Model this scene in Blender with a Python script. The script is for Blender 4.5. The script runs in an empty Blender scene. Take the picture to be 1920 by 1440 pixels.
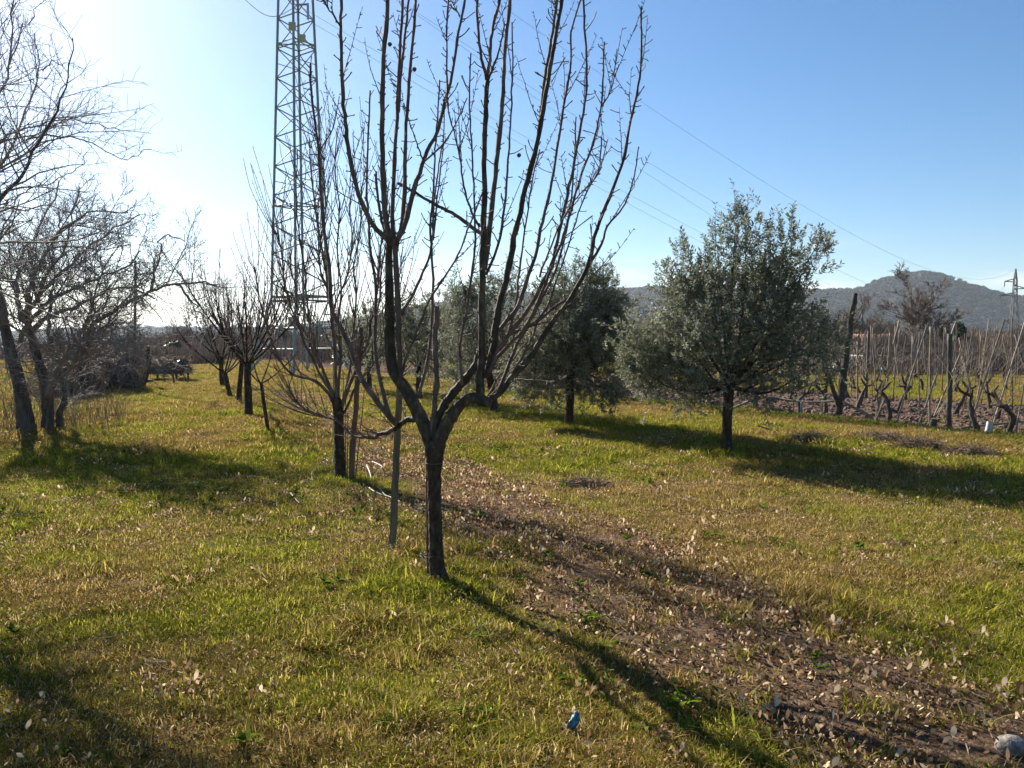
import bpy, math, random
import numpy as np
from mathutils import Vector, Matrix

# ------------------------------------------------------------------ camera, sky, sun, exposure
S = bpy.context.scene
COL = S.collection
CAM_Z = 1.6
F = 1507.0                      # focal length in pixels of the 1920 wide photograph
PITCH = math.atan(80.0 / F)
cd = bpy.data.cameras.new('camera'); cam = bpy.data.objects.new('camera', cd); COL.objects.link(cam)
cam.location = (0, 0, CAM_Z); cam.rotation_euler = (math.pi / 2 - PITCH, 0, 0)
cd.sensor_width = 36; cd.lens = 36 * F / 1920; cd.clip_start = 0.05; cd.clip_end = 20000
S.camera = cam
SUN_EL, SUN_AZ = math.radians(28), math.radians(-36)
w = bpy.data.worlds.new('World'); S.world = w; w.use_nodes = True
nt = w.node_tree; nt.nodes.clear()
wo = nt.nodes.new('ShaderNodeOutputWorld'); bg = nt.nodes.new('ShaderNodeBackground')
sky = nt.nodes.new('ShaderNodeTexSky'); sky.sky_type = 'NISHITA'; sky.sun_disc = False
sky.sun_elevation = SUN_EL; sky.sun_rotation = SUN_AZ; sky.air_density = 1.0; sky.dust_density = 0.45; sky.ozone_density = 4.0
sky.altitude = 50
# thin bright cloud bank low over the far hills
tc = nt.nodes.new('ShaderNodeTexCoord'); sep = nt.nodes.new('ShaderNodeSeparateXYZ')
nt.links.new(tc.outputs['Generated'], sep.inputs[0])
mp = nt.nodes.new('ShaderNodeMapping'); mp.inputs['Scale'].default_value = (3.5, 3.5, 22)
nt.links.new(tc.outputs['Generated'], mp.inputs[0])
nz = nt.nodes.new('ShaderNodeTexNoise'); nz.inputs['Scale'].default_value = 1.6; nz.inputs['Detail'].default_value = 5
nt.links.new(mp.outputs[0], nz.inputs['Vector'])
r1 = nt.nodes.new('ShaderNodeValToRGB')
for p_, v_ in ((0.0, 0.0), (0.02, 0.8), (0.075, 0.9), (0.12, 0.0)):
    e = r1.color_ramp.elements.new(p_); e.color = (v_, v_, v_, 1)
r1.color_ramp.elements.remove(r1.color_ramp.elements[0]); r1.color_ramp.elements.remove(r1.color_ramp.elements[-1])
nt.links.new(sep.outputs['Z'], r1.inputs[0])
r2 = nt.nodes.new('ShaderNodeMapRange'); r2.inputs['From Min'].default_value = 0.47; r2.inputs['From Max'].default_value = 0.62
nt.links.new(nz.outputs['Fac'], r2.inputs['Value'])
mul = nt.nodes.new('ShaderNodeMath'); mul.operation = 'MULTIPLY'
nt.links.new(r1.outputs[0], mul.inputs[0]); nt.links.new(r2.outputs[0], mul.inputs[1])
mul2 = nt.nodes.new('ShaderNodeMath'); mul2.operation = 'MULTIPLY'; mul2.inputs[1].default_value = 0.55
nt.links.new(mul.outputs[0], mul2.inputs[0])
mixc = nt.nodes.new('ShaderNodeMix'); mixc.data_type = 'RGBA'
nt.links.new(mul2.outputs[0], mixc.inputs[0]); hs_ = nt.nodes.new('ShaderNodeHueSaturation'); hs_.inputs['Saturation'].default_value = 1.18; nt.links.new(sky.outputs[0], hs_.inputs['Color']); nt.links.new(hs_.outputs[0], mixc.inputs[6])
mixc.inputs[7].default_value = (9.0, 8.6, 8.4, 1)
nt.links.new(mixc.outputs[2], bg.inputs[0]); bg.inputs[1].default_value = 0.05
nt.links.new(bg.outputs[0], wo.inputs[0])
sl = bpy.data.lights.new('sun', 'SUN'); sl.energy = 5.0; sl.angle = math.radians(0.53); sl.color = (1.0, 0.93, 0.82)
sun = bpy.data.objects.new('sun', sl); COL.objects.link(sun)
SD = Vector((math.sin(SUN_AZ) * math.cos(SUN_EL), math.cos(SUN_AZ) * math.cos(SUN_EL), math.sin(SUN_EL)))
sun.rotation_euler = SD.to_track_quat('Z', 'Y').to_euler()
sun.location = (-20, 20, 30)
S.view_settings.view_transform = 'Standard'; S.view_settings.look = 'None'
S.view_settings.exposure = 1.55; S.view_settings.gamma = 1; S.view_settings.use_curve_mapping = False
S.render.engine = 'CYCLES'
S.cycles.max_bounces = 6; S.cycles.diffuse_bounces = 3; S.cycles.transmission_bounces = 4; S.cycles.volume_bounces = 0
S.cycles.use_denoising = True

random.seed(7); RNG = np.random.default_rng(7)
TAU = 2 * math.pi

# ------------------------------------------------------------------ helpers
def vnoise(x, y, seed=0):
    x = np.asarray(x, float); y = np.asarray(y, float)
    xi = np.floor(x).astype(np.int64); yi = np.floor(y).astype(np.int64); xf = x - xi; yf = y - yi
    def h(a, b):
        n = (a * 374761393 + b * 668265263 + seed * 974634777) & 0xffffffff
        n = ((n ^ (n >> 13)) * 1274126177) & 0xffffffff
        n = n ^ (n >> 16)
        return (n & 0xffff) / 65535.0
    u = xf * xf * (3 - 2 * xf); v = yf * yf * (3 - 2 * yf)
    return (h(xi, yi) * (1 - u) + h(xi + 1, yi) * u) * (1 - v) + (h(xi, yi + 1) * (1 - u) + h(xi + 1, yi + 1) * u) * v

def fbm(x, y, sc, seed=0, oc=4):
    s = 0; a = 0.5; t = 0
    x = np.asarray(x, float) / sc; y = np.asarray(y, float) / sc
    for i in range(oc):
        s = s + a * vnoise(x, y, seed + i * 17); t += a; a *= 0.5; x = x * 2.03 + 11.3; y = y * 2.03 + 5.7
    return s / t

def sst(a, b, x):
    t = np.clip((np.asarray(x, float) - a) / (b - a), 0, 1); return t * t * (3 - 2 * t)

def px(x, y, Y):
    """world point seen at photo pixel (x, y) at forward distance Y"""
    dx = (x - 960) / F; dz = -(y - 720) / F
    c, s = math.cos(PITCH), math.sin(PITCH)
    ry = c + dz * s; rz = -s + dz * c
    k = Y / ry
    return Vector((dx * k, Y, CAM_Z + rz * k))

# the vineyard row direction and the side beyond its first row
VU = np.array((-0.48, 0.877)); VN = np.array((0.877, 0.48)); VO = np.array((8.3, 14.2))
def vn(x, y): return (x - VO[0]) * VN[0] + (y - VO[1]) * VN[1]
def soil(x, y):
    n = vn(x, y) + (fbm(x, y, 1.3, 5) - 0.5) * 1.3
    return sst(-0.55, -0.1, n) * (1 - sst(6.3, 6.9, n))
def litter(x, y):
    c = 1.4 - 0.39 * (y - 3.65)
    wv = (fbm(x, y, 1.1, 21) - 0.5) * 1.1
    dd = np.abs((x - c) * 0.93 + wv * 0.6)
    hw = 0.46 + 0.34 * fbm(x, y, 1.2, 22)
    a = 1 - sst(hw * 0.8, hw * 1.2, dd)
    return a * (0.45 + 0.55 * sst(0.36, 0.5, fbm(x, y, 0.5, 23))) * (1 - sst(22, 34, y) * 0.8)
def dryness(x, y):
    d = fbm(x, y, 1.7, 31) * 0.55 + fbm(x, y, 0.45, 32) * 0.25 + fbm(x, y, 5.0, 33) * 0.2
    d = sst(0.40, 0.64, d)
    d = d - 0.35 * np.exp(-((x + 4.0) / 1.4) ** 2 - ((y - 6.6) / 1.6) ** 2)
    d = d + 0.30 * np.exp(-((x - 3.0) / 1.6) ** 2 - ((y - 7.0) / 1.3) ** 2) + 0.35 * sst(12, 17, y) * sst(0, 4, x) * (1 - sst(-1.2, -0.2, vn(x, y)))
    d = d - 0.45 * np.exp(-((x + 4.3) / 1.6) ** 2 - ((y - 9.0) / 2.6) ** 2) + 0.3 * sst(15, 26, y) * (1 - sst(-3, 1, x))
    d = d - 0.3 * np.exp(-((x - 2.6) / 1.2) ** 2 - ((y - 4.2) / 1.2) ** 2)
    return np.clip(d, 0, 1)
def gz(x, y):
    near = 1 - sst(60, 90, np.hypot(x, y))
    b = (fbm(x, y, 2.6, 41) - 0.5) * 0.13 + (fbm(x, y, 0.55, 42, 2) - 0.5) * 0.035
    b = b + soil(x, y) * ((fbm(x, y, 0.4, 43, 3) - 0.5) * 0.22 - 0.03)
    return b * near
def gzf(x, y): return float(gz(np.array([x]), np.array([y]))[0])
def ground_px(x, y, Y=None):
    """point on the ground seen at photo pixel (x, y)"""
    Yg = CAM_Z * F / max(y - 640.0, 1.0)
    p = px(x, y, Yg); return Vector((p.x, p.y, gzf(p.x, p.y)))

def mk_mesh(name, V, quads=None, tris=None, smooth=True, attrs=None):
    me = bpy.data.meshes.new(name)
    V = np.asarray(V, np.float32)
    q = np.zeros((0, 4), np.int32) if quads is None or len(quads) == 0 else np.asarray(quads, np.int32)
    t = np.zeros((0, 3), np.int32) if tris is None or len(tris) == 0 else np.asarray(tris, np.int32)
    me.vertices.add(len(V)); me.vertices.foreach_set('co', V.ravel())
    me.loops.add(q.size + t.size); me.loops.foreach_set('vertex_index', np.concatenate([q.ravel(), t.ravel()]))
    me.polygons.add(len(q) + len(t))
    st = np.concatenate([np.arange(len(q)) * 4, q.size + np.arange(len(t)) * 3]).astype(np.int32)
    me.polygons.foreach_set('loop_start', st)
    me.update(calc_edges=True); me.validate()
    if smooth: me.polygons.foreach_set('use_smooth', np.ones(len(me.polygons), bool))
    for k, a in (attrs or {}).items():
        at = me.attributes.new(k, 'FLOAT', 'POINT'); at.data.foreach_set('value', np.asarray(a, np.float32))
    return me

def spline(P, n):
    """Catmull-Rom through the rows of P (any number of columns)"""
    P = np.asarray(P, float)
    if len(P) == 2: 
        t = np.linspace(0, 1, n)[:, None]; return P[0] * (1 - t) + P[1] * t
    Q = np.vstack([2 * P[0] - P[1], P, 2 * P[-1] - P[-2]])
    L = np.concatenate([[0], np.cumsum(np.linalg.norm(np.diff(P[:, :3], axis=0), axis=1))]); 
    s = np.linspace(0, L[-1], n); i = np.clip(np.searchsorted(L, s, 'right') - 1, 0, len(P) - 2)
    t = ((s - L[i]) / np.maximum(L[i + 1] - L[i], 1e-9))[:, None]
    a, b, c, d = Q[i], Q[i + 1], Q[i + 2], Q[i + 3]
    return 0.5 * (2 * b + (c - a) * t + (2 * a - 5 * b + 4 * c - d) * t * t + (3 * b - a - 3 * c + d) * t ** 3)

class Tubes:
    def __init__(s): s.g = {}; s.cap = False
    def add(s, P, R, sides=4): 
        P = np.asarray(P, float); s.g.setdefault((len(P), sides), []).append((P, np.asarray(R, float)))
    def empty(s): return not s.g
    def mesh(s, name, rough=0.0, cap=False):
        VV = []; QQ = []; TT = []; off = 0
        for (n, k), it in s.g.items():
            P = np.stack([a for a, _ in it]); R = np.stack([b for _, b in it]); m = len(it)
            T = np.gradient(P, axis=1); T /= np.maximum(np.linalg.norm(T, axis=2, keepdims=True), 1e-9)
            ref = np.cross(T[:, 0], T[:, -1]); ln = np.linalg.norm(ref, axis=1)
            Tm = T.mean(1); alt = np.where((np.abs(Tm[:, 2]) < 0.7)[:, None], np.array([0, 0, 1.]), np.array([1., 0, 0]))
            ref = np.where((ln > 0.25)[:, None], ref, np.cross(Tm, alt))[:, None, :]
            U = ref - (ref * T).sum(2, keepdims=True) * T; U /= np.maximum(np.linalg.norm(U, axis=2, keepdims=True), 1e-9)
            W = np.cross(T, U)
            a = np.arange(k) * TAU / k
            rr = R[:, :, None] * np.ones(k)
            if rough: rr = rr * (1 + rough * (RNG.random(rr.shape) - 0.5) * 2)
            V = P[:, :, None, :] + rr[..., None] * (np.cos(a)[None, None, :, None] * U[:, :, None, :] + np.sin(a)[None, None, :, None] * W[:, :, None, :])
            VV.append(V.reshape(-1, 3))
            idx = off + np.arange(m * n * k).reshape(m, n, k); nx = np.roll(idx, -1, axis=2)
            QQ.append(np.stack([idx[:, :-1], nx[:, :-1], nx[:, 1:], idx[:, 1:]], -1).reshape(-1, 4))
            if cap:
                c0 = off + m * n * k; tips = np.concatenate([P[:, -1], P[:, 0]]); VV.append(tips)
                for r, sgn, base in ((-1, 1, 0), (0, -1, m)):
                    ring = idx[:, r]; rn = nx[:, r]; cc = np.repeat((c0 + base + np.arange(m))[:, None], k, 1)
                    tri = np.stack([ring, rn, cc] if sgn > 0 else [rn, ring, cc], -1).reshape(-1, 3); TT.append(tri)
                off += 2 * m
            off += m * n * k
        return mk_mesh(name, np.concatenate(VV), np.concatenate(QQ), np.concatenate(TT) if TT else None)

def obj(name, me, mat=None, parent=None, stuff=False, loc=None):
    o = bpy.data.objects.new(name, me); COL.objects.link(o)
    if mat is not None and me is not None and len(me.materials) == 0: me.materials.append(mat)
    if parent is not None: o.parent = parent
    if loc is not None: o.location = loc
    if stuff: o['kind'] = 'stuff'
    return o
def tag(o, label, cat, group=None, kind=None):
    if label: o['label'] = label
    if cat: o['category'] = cat
    if group: o['group'] = group
    if kind: o['kind'] = kind
    return o
def thing(name, label, cat, group=None, loc=(0, 0, 0), rz=0, sc=1):
    o = bpy.data.objects.new(name, None); COL.objects.link(o); o.location = loc; o.rotation_euler = (0, 0, rz); o.scale = (sc, sc, sc)
    o.empty_display_size = 0.2
    return tag(o, label, cat, group)
def dup(root, label, loc, rz=0, sc=1, group=None):
    r = root.copy(); COL.objects.link(r); r.location = loc; r.rotation_euler = (0, 0, rz); r.scale = (sc, sc, sc); r['label'] = label
    if group: r['group'] = group
    for ch in list(root.children):
        c = ch.copy(); COL.objects.link(c); c.parent = r
    return r

def box_mesh(name, sx, sy, sz, bev=0.0, z0=0.0):
    import bmesh
    bm = bmesh.new(); bmesh.ops.create_cube(bm, size=1)
    for v in bm.verts: v.co = Vector((v.co.x * sx, v.co.y * sy, (v.co.z + 0.5) * sz + z0))
    if bev: bmesh.ops.bevel(bm, geom=bm.edges[:], offset=bev, segments=2, affect='EDGES')
    me = bpy.data.meshes.new(name); bm.to_mesh(me); bm.free(); return me

# ------------------------------------------------------------------ materials
def mat_new(name):
    m = bpy.data.materials.new(name); m.use_nodes = True
    n = m.node_tree.nodes; l = m.node_tree.links
    b = n['Principled BSDF']; b.inputs['Roughness'].default_value = 0.8
    return m, n, l, b
def noise_mat(name, cols, scale=8, rough=0.85, bump=0.3, bscale=None, stretch=(1, 1, 1), detail=6, dist=0.02, spec=0.3, space='Object'):
    m, n, l, b = mat_new(name)
    t = n.new('ShaderNodeTexCoord'); mp = n.new('ShaderNodeMapping'); mp.inputs['Scale'].default_value = stretch
    l.new(t.outputs[space], mp.inputs[0])
    nz = n.new('ShaderNodeTexNoise'); nz.inputs['Scale'].default_value = scale; nz.inputs['Detail'].default_value = detail; nz.inputs['Roughness'].default_value = 0.65
    l.new(mp.outputs[0], nz.inputs['Vector'])
    r = n.new('ShaderNodeValToRGB'); els = r.color_ramp.elements
    for i, c in enumerate(cols):
        p = 0.3 + 0.4 * i / (len(cols) - 1)
        e = els[i] if i < 2 else els.new(p); e.position = p; e.color = (*c, 1)
    l.new(nz.outputs['Fac'], r.inputs[0]); l.new(r.outputs[0], b.inputs['Base Color'])
    b.inputs['Roughness'].default_value = rough; b.inputs['Specular IOR Level'].default_value = spec
    if bump:
        n2 = n.new('ShaderNodeTexNoise'); n2.inputs['Scale'].default_value = bscale or scale * 4; n2.inputs['Detail'].default_value = 4
        l.new(mp.outputs[0], n2.inputs['Vector'])
        bp = n.new('ShaderNodeBump'); bp.inputs['Strength'].default_value = bump; bp.inputs['Distance'].default_value = dist
        l.new(n2.outputs['Fac'], bp.inputs['Height']); l.new(bp.outputs[0], b.inputs['Normal'])
    return m

M = {}
M['bark'] = noise_mat('bark', [(0.018, 0.012, 0.008), (0.05, 0.036, 0.025), (0.115, 0.09, 0.06)], 26, 0.85, 1.0, 70, (1, 1, 0.4), dist=0.02, spec=0.15)
M['moss_bark'] = noise_mat('mossy_bark', [(0.02, 0.014, 0.009), (0.055, 0.042, 0.027), (0.15, 0.125, 0.075)], 18, 0.8, 0.9, 60, (1, 1, 0.5), dist=0.01)
M['shoot'] = noise_mat('shoot_bark', [(0.07, 0.048, 0.04), (0.12, 0.088, 0.072), (0.20, 0.16, 0.13)], 20, 0.8, 0.5, 90, (1, 1, 0.3), spec=0.15)
M['graybark'] = noise_mat('grey_bark', [(0.10, 0.085, 0.075), (0.2, 0.17, 0.15), (0.32, 0.29, 0.25)], 10, 0.8, 0.6, 40, (1, 1, 0.4))
M['twig'] = noise_mat('twig_bark', [(0.10, 0.075, 0.06), (0.17, 0.135, 0.11)], 6, 0.7, 0)
M['vine'] = noise_mat('vine_bark', [(0.03, 0.024, 0.02), (0.08, 0.062, 0.048), (0.14, 0.11, 0.085)], 25, 0.9, 0.9, 80, (1, 1, 0.4))
M['stake'] = noise_mat('grey_green_wood', [(0.12, 0.10, 0.065), (0.2, 0.175, 0.12), (0.28, 0.25, 0.18)], 22, 0.8, 0.3, 60, (1, 1, 0.12))
M['darkstake'] = noise_mat('aged_grey_wood', [(0.06, 0.05, 0.034), (0.12, 0.105, 0.07), (0.2, 0.175, 0.12)], 26, 0.85, 0.6, 70, (1, 1, 0.08))
M['redstake'] = noise_mat('reddish_wood', [(0.10, 0.055, 0.04), (0.17, 0.10, 0.07)], 22, 0.8, 0.3, 60, (1, 1, 0.12))
M['cane'] = noise_mat('cane', [(0.12, 0.09, 0.06), (0.22, 0.17, 0.115), (0.34, 0.27, 0.19)], 7, 0.6, 0.1)
M['post'] = noise_mat('weathered_post', [(0.06, 0.05, 0.042), (0.12, 0.10, 0.085)], 12, 0.85, 0.5, 50, (1, 1, 0.2))
M['steel'] = noise_mat('galvanised_steel', [(0.16, 0.20, 0.19), (0.24, 0.28, 0.27)], 3, 0.55, 0.05); 
M['wire'] = noise_mat('wire', [(0.18, 0.18, 0.18), (0.3, 0.3, 0.3)], 3, 0.4, 0)
M['metal'] = noise_mat('bright_metal', [(0.3, 0.3, 0.29), (0.5, 0.49, 0.47)], 30, 0.5, 0.3)
M['metal'].node_tree.nodes['Principled BSDF'].inputs['Metallic'].default_value = 0.9
M['midbark'] = noise_mat('dark_grey_bark', [(0.03, 0.026, 0.022), (0.075, 0.065, 0.055), (0.14, 0.125, 0.105)], 10, 0.85, 0.8, 40, (1, 1, 0.4))
M['glare_twig'] = noise_mat('glare_paled_twigs', [(0.16, 0.14, 0.125), (0.3, 0.27, 0.245)], 6, 0.8, 0)  # twig bark paled: the glare over the left trees is put into its colour
M['pylon'] = noise_mat('dull_steel', [(0.08, 0.09, 0.09), (0.12, 0.13, 0.13)], 3, 0.7, 0)
M['white'] = noise_mat('white_sheet', [(0.6, 0.62, 0.66), (0.8, 0.8, 0.82)], 2, 0.6, 0.3, 5)
M['yellow'] = noise_mat('yellow_sign', [(0.35, 0.33, 0.2), (0.42, 0.4, 0.25)], 4, 0.6, 0)
M['blackplastic'] = noise_mat('black_plastic', [(0.008, 0.009, 0.012), (0.02, 0.022, 0.028)], 6, 0.35, 0.5, 14, dist=0.04, spec=0.6)
M['blue'] = noise_mat('blue_plastic', [(0.02, 0.09, 0.17), (0.07, 0.22, 0.33), (0.2, 0.36, 0.44)], 40, 0.4, 0.6, 90, dist=0.01)
M['stone'] = noise_mat('pale_stone', [(0.12, 0.105, 0.085), (0.24, 0.215, 0.18), (0.38, 0.35, 0.3)], 25, 0.9, 0.8, 70, dist=0.01)
M['tile'] = noise_mat('roof_tile', [(0.25, 0.11, 0.07), (0.36, 0.17, 0.11)], 1.2, 0.85, 0.3, 6)
M['plaster'] = noise_mat('plaster', [(0.4, 0.36, 0.3), (0.5, 0.46, 0.4)], 1, 0.85, 0)
M['glass'] = noise_mat('dark_glass', [(0.02, 0.025, 0.03), (0.04, 0.045, 0.05)], 1, 0.15, 0)
M['clod'] = noise_mat('soil_clod', [(0.10, 0.065, 0.045), (0.17, 0.115, 0.082), (0.26, 0.19, 0.14)], 9, 0.95, 0.8, 40)
M['straw'] = noise_mat('dead_grass_heap', [(0.12, 0.08, 0.05), (0.22, 0.15, 0.10)], 8, 0.85, 0)
M['paletwig'] = noise_mat('pale_twig', [(0.2, 0.16, 0.12), (0.36, 0.3, 0.23)], 12, 0.6, 0)
M['thatch'] = noise_mat('thatch', [(0.10, 0.075, 0.055), (0.2, 0.155, 0.115)], 5, 0.9, 0.8, 20, (0.3, 1, 1), dist=0.06)
M['tie'] = noise_mat('pale_tie', [(0.35, 0.5, 0.45), (0.6, 0.72, 0.68)], 12, 0.5, 0)

def leafy(name, cols, attr='rnd', transl=0.4, rough=0.5, inst=None, back=None, spec=0.3):
    """two-sided thin leaf: colour ramp over a per-leaf random value, with light passing through"""
    m, n, l, b = mat_new(name)
    a = n.new('ShaderNodeAttribute'); a.attribute_name = attr
    r = n.new('ShaderNodeValToRGB'); els = r.color_ramp.elements
    for i, c in enumerate(cols):
        p = i / (len(cols) - 1)
        e = els[i] if i < 2 else els.new(p); e.position = p; e.color = (*c, 1)
    l.new(a.outputs['Fac'], r.inputs[0]); src = r.outputs[0]
    if inst:                                  # instances carry how dry their patch is; blades below that value are straw
        r.color_ramp.elements[0].position = 0
        d = n.new('ShaderNodeAttribute'); d.attribute_type = 'INSTANCER'; d.attribute_name = 'dry'
        rr = n.new('ShaderNodeAttribute'); rr.attribute_name = 'rnd2'
        sub = n.new('ShaderNodeMath'); sub.operation = 'SUBTRACT'; l.new(d.outputs['Fac'], sub.inputs[0]); l.new(rr.outputs['Fac'], sub.inputs[1])
        mr = n.new('ShaderNodeMapRange'); mr.inputs['From Min'].default_value = -0.12; mr.inputs['From Max'].default_value = 0.12
        l.new(sub.outputs[0], mr.inputs['Value'])
        r3 = n.new('ShaderNodeValToRGB'); e3 = r3.color_ramp.elements
        for i, c in enumerate(inst):
            p = i / (len(inst) - 1); e = e3[i] if i < 2 else e3.new(p); e.position = p; e.color = (*c, 1)
        l.new(a.outputs['Fac'], r3.inputs[0])
        mx = n.new('ShaderNodeMix'); mx.data_type = 'RGBA'
        l.new(mr.outputs[0], mx.inputs[0]); l.new(src, mx.inputs[6]); l.new(r3.outputs[0], mx.inputs[7]); src = mx.outputs[2]
    if back:
        g = n.new('ShaderNodeNewGeometry'); mb = n.new('ShaderNodeMix'); mb.data_type = 'RGBA'
        l.new(g.outputs['Backfacing'], mb.inputs[0]); l.new(src, mb.inputs[6]); mb.inputs[7].default_value = (*back, 1); src = mb.outputs[2]
    l.new(src, b.inputs['Base Color']); b.inputs['Roughness'].default_value = rough; b.inputs['Specular IOR Level'].default_value = spec
    tr = n.new('ShaderNodeBsdfTranslucent'); l.new(src, tr.inputs[0])
    ms = n.new('ShaderNodeMixShader'); ms.inputs[0].default_value = transl
    l.new(b.outputs[0], ms.inputs[1]); l.new(tr.outputs[0], ms.inputs[2])
    l.new(ms.outputs[0], n['Material Output'].inputs['Surface'])
    return m
GREENS = [(0.06, 0.08, 0.009), (0.135, 0.165, 0.016), (0.23, 0.25, 0.024), (0.33, 0.32, 0.036), (0.44, 0.385, 0.06)]
STRAWS = [(0.10, 0.06, 0.018), (0.20, 0.13, 0.032), (0.30, 0.205, 0.05), (0.42, 0.30, 0.095), (0.58, 0.46, 0.22)]
M['grass'] = leafy('grass_blade', GREENS, transl=0.55, rough=0.8, inst=STRAWS, spec=0.0)
M['weed'] = leafy('weed_leaf', [(0.05, 0.09, 0.012), (0.10, 0.15, 0.018), (0.17, 0.22, 0.03)], transl=0.5, rough=0.8, spec=0.0)
M['litter'] = leafy('dead_leaf', [(0.06, 0.032, 0.017), (0.16, 0.09, 0.045), (0.30, 0.185, 0.10), (0.48, 0.34, 0.20), (0.80, 0.64, 0.42)], transl=0.35, rough=0.8, spec=0.0)
M['olive'] = leafy('olive_leaf', [(0.05, 0.062, 0.03), (0.09, 0.105, 0.055), (0.15, 0.16, 0.09), (0.25, 0.25, 0.16)], transl=0.28, rough=0.62, back=(0.25, 0.26, 0.18), spec=0.22)
M['evergreen'] = leafy('evergreen_leaf', [(0.015, 0.03, 0.012), (0.03, 0.055, 0.02), (0.05, 0.08, 0.03)], transl=0.2)
M['reed'] = leafy('dry_reed', [(0.14, 0.10, 0.05), (0.24, 0.17, 0.08), (0.33, 0.24, 0.12)], transl=0.3)
M['brush'] = leafy('bare_brush', [(0.05, 0.038, 0.032), (0.10, 0.078, 0.062), (0.16, 0.125, 0.095), (0.2, 0.15, 0.11)], transl=0.1, rough=0.8)
M['wood_far'] = leafy('far_woodland', [(0.014, 0.02, 0.010), (0.022, 0.028, 0.013), (0.045, 0.034, 0.024), (0.075, 0.052, 0.038)], transl=0.1, rough=0.9)

# ground: turf, litter and soil mixed by the cover fields, fine relief by noise
def ground_mat():
    m, n, l, b = mat_new('ground')
    tc = n.new('ShaderNodeTexCoord')
    def nz(s, d=6, r=0.7):
        k = n.new('ShaderNodeTexNoise'); k.inputs['Scale'].default_value = s; k.inputs['Detail'].default_value = d; k.inputs['Roughness'].default_value = r
        l.new(tc.outputs['Object'], k.inputs['Vector']); return k.outputs['Fac']
    def ramp(f, cols):
        r = n.new('ShaderNodeValToRGB'); els = r.color_ramp.elements
        for i, (p, c) in enumerate(cols):
            e = els[i] if i < 2 else els.new(p); e.position = p; e.color = (*c, 1)
        l.new(f, r.inputs[0]); return r.outputs[0]
    def mix(f, a, c):
        k = n.new('ShaderNodeMix'); k.data_type = 'RGBA'; l.new(f, k.inputs[0]); l.new(a, k.inputs[6]); l.new(c, k.inputs[7]); return k.outputs[2]
    def att(nm):
        a = n.new('ShaderNodeAttribute'); a.attribute_name = nm; return a.outputs['Fac']
    g = ramp(nz(9), [(0.3, (0.045, 0.048, 0.012)), (0.5, (0.09, 0.09, 0.02)), (0.7, (0.15, 0.14, 0.03))])
    d = ramp(nz(14), [(0.3, (0.08, 0.052, 0.02)), (0.5, (0.16, 0.11, 0.04)), (0.72, (0.28, 0.195, 0.08))])
    li = ramp(nz(30), [(0.32, (0.05, 0.032, 0.022)), (0.5, (0.13, 0.085, 0.055)), (0.68, (0.25, 0.17, 0.12))])
    so = ramp(nz(7), [(0.3, (0.07, 0.045, 0.032)), (0.5, (0.125, 0.082, 0.06)), (0.7, (0.20, 0.145, 0.11))])
    c = mix(att('dry'), g, d); c = mix(att('litter'), c, li); c = mix(att('soil'), c, so)
    l.new(c, b.inputs['Base Color']); b.inputs['Roughness'].default_value = 0.95; b.inputs['Specular IOR Level'].default_value = 0.0
    bp = n.new('ShaderNodeBump'); bp.inputs['Strength'].default_value = 0.9; bp.inputs['Distance'].default_value = 0.05
    l.new(nz(22, 8), bp.inputs['Height']); l.new(bp.outputs[0], b.inputs['Normal'])
    return m
M['ground'] = ground_mat()

# ------------------------------------------------------------------ ground sheet
def geo(a, b, n): return np.sign(b) * np.geomspace(abs(a), abs(b), n)
xs = np.concatenate([geo(-31, -9000, 24)[::-1], np.arange(-30, 40.01, 0.22), geo(41, 9000, 24)])
ys = np.concatenate([geo(-9, -600, 10)[::-1], np.arange(-8, 62.01, 0.22), geo(63, 14000, 30)])
X, Y = np.meshgrid(xs, ys); Z = gz(X, Y)
nx_, ny_ = len(xs), len(ys)
ii = np.arange(nx_ * ny_).reshape(ny_, nx_)
quads = np.stack([ii[:-1, :-1], ii[:-1, 1:], ii[1:, 1:], ii[1:, :-1]], -1).reshape(-1, 4)
fx, fy = X.ravel(), Y.ravel()
far_dry = np.clip(dryness(fx, fy) + 0.25 * sst(40, 70, fy) * (fx < 0), 0, 1)
gm = mk_mesh('ground', np.stack([fx, fy, Z.ravel()], 1), quads, attrs={'dry': far_dry, 'litter': litter(fx, fy), 'soil': soil(fx, fy)})
g = obj('ground', gm, M['ground']); g['kind'] = 'structure'

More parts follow.
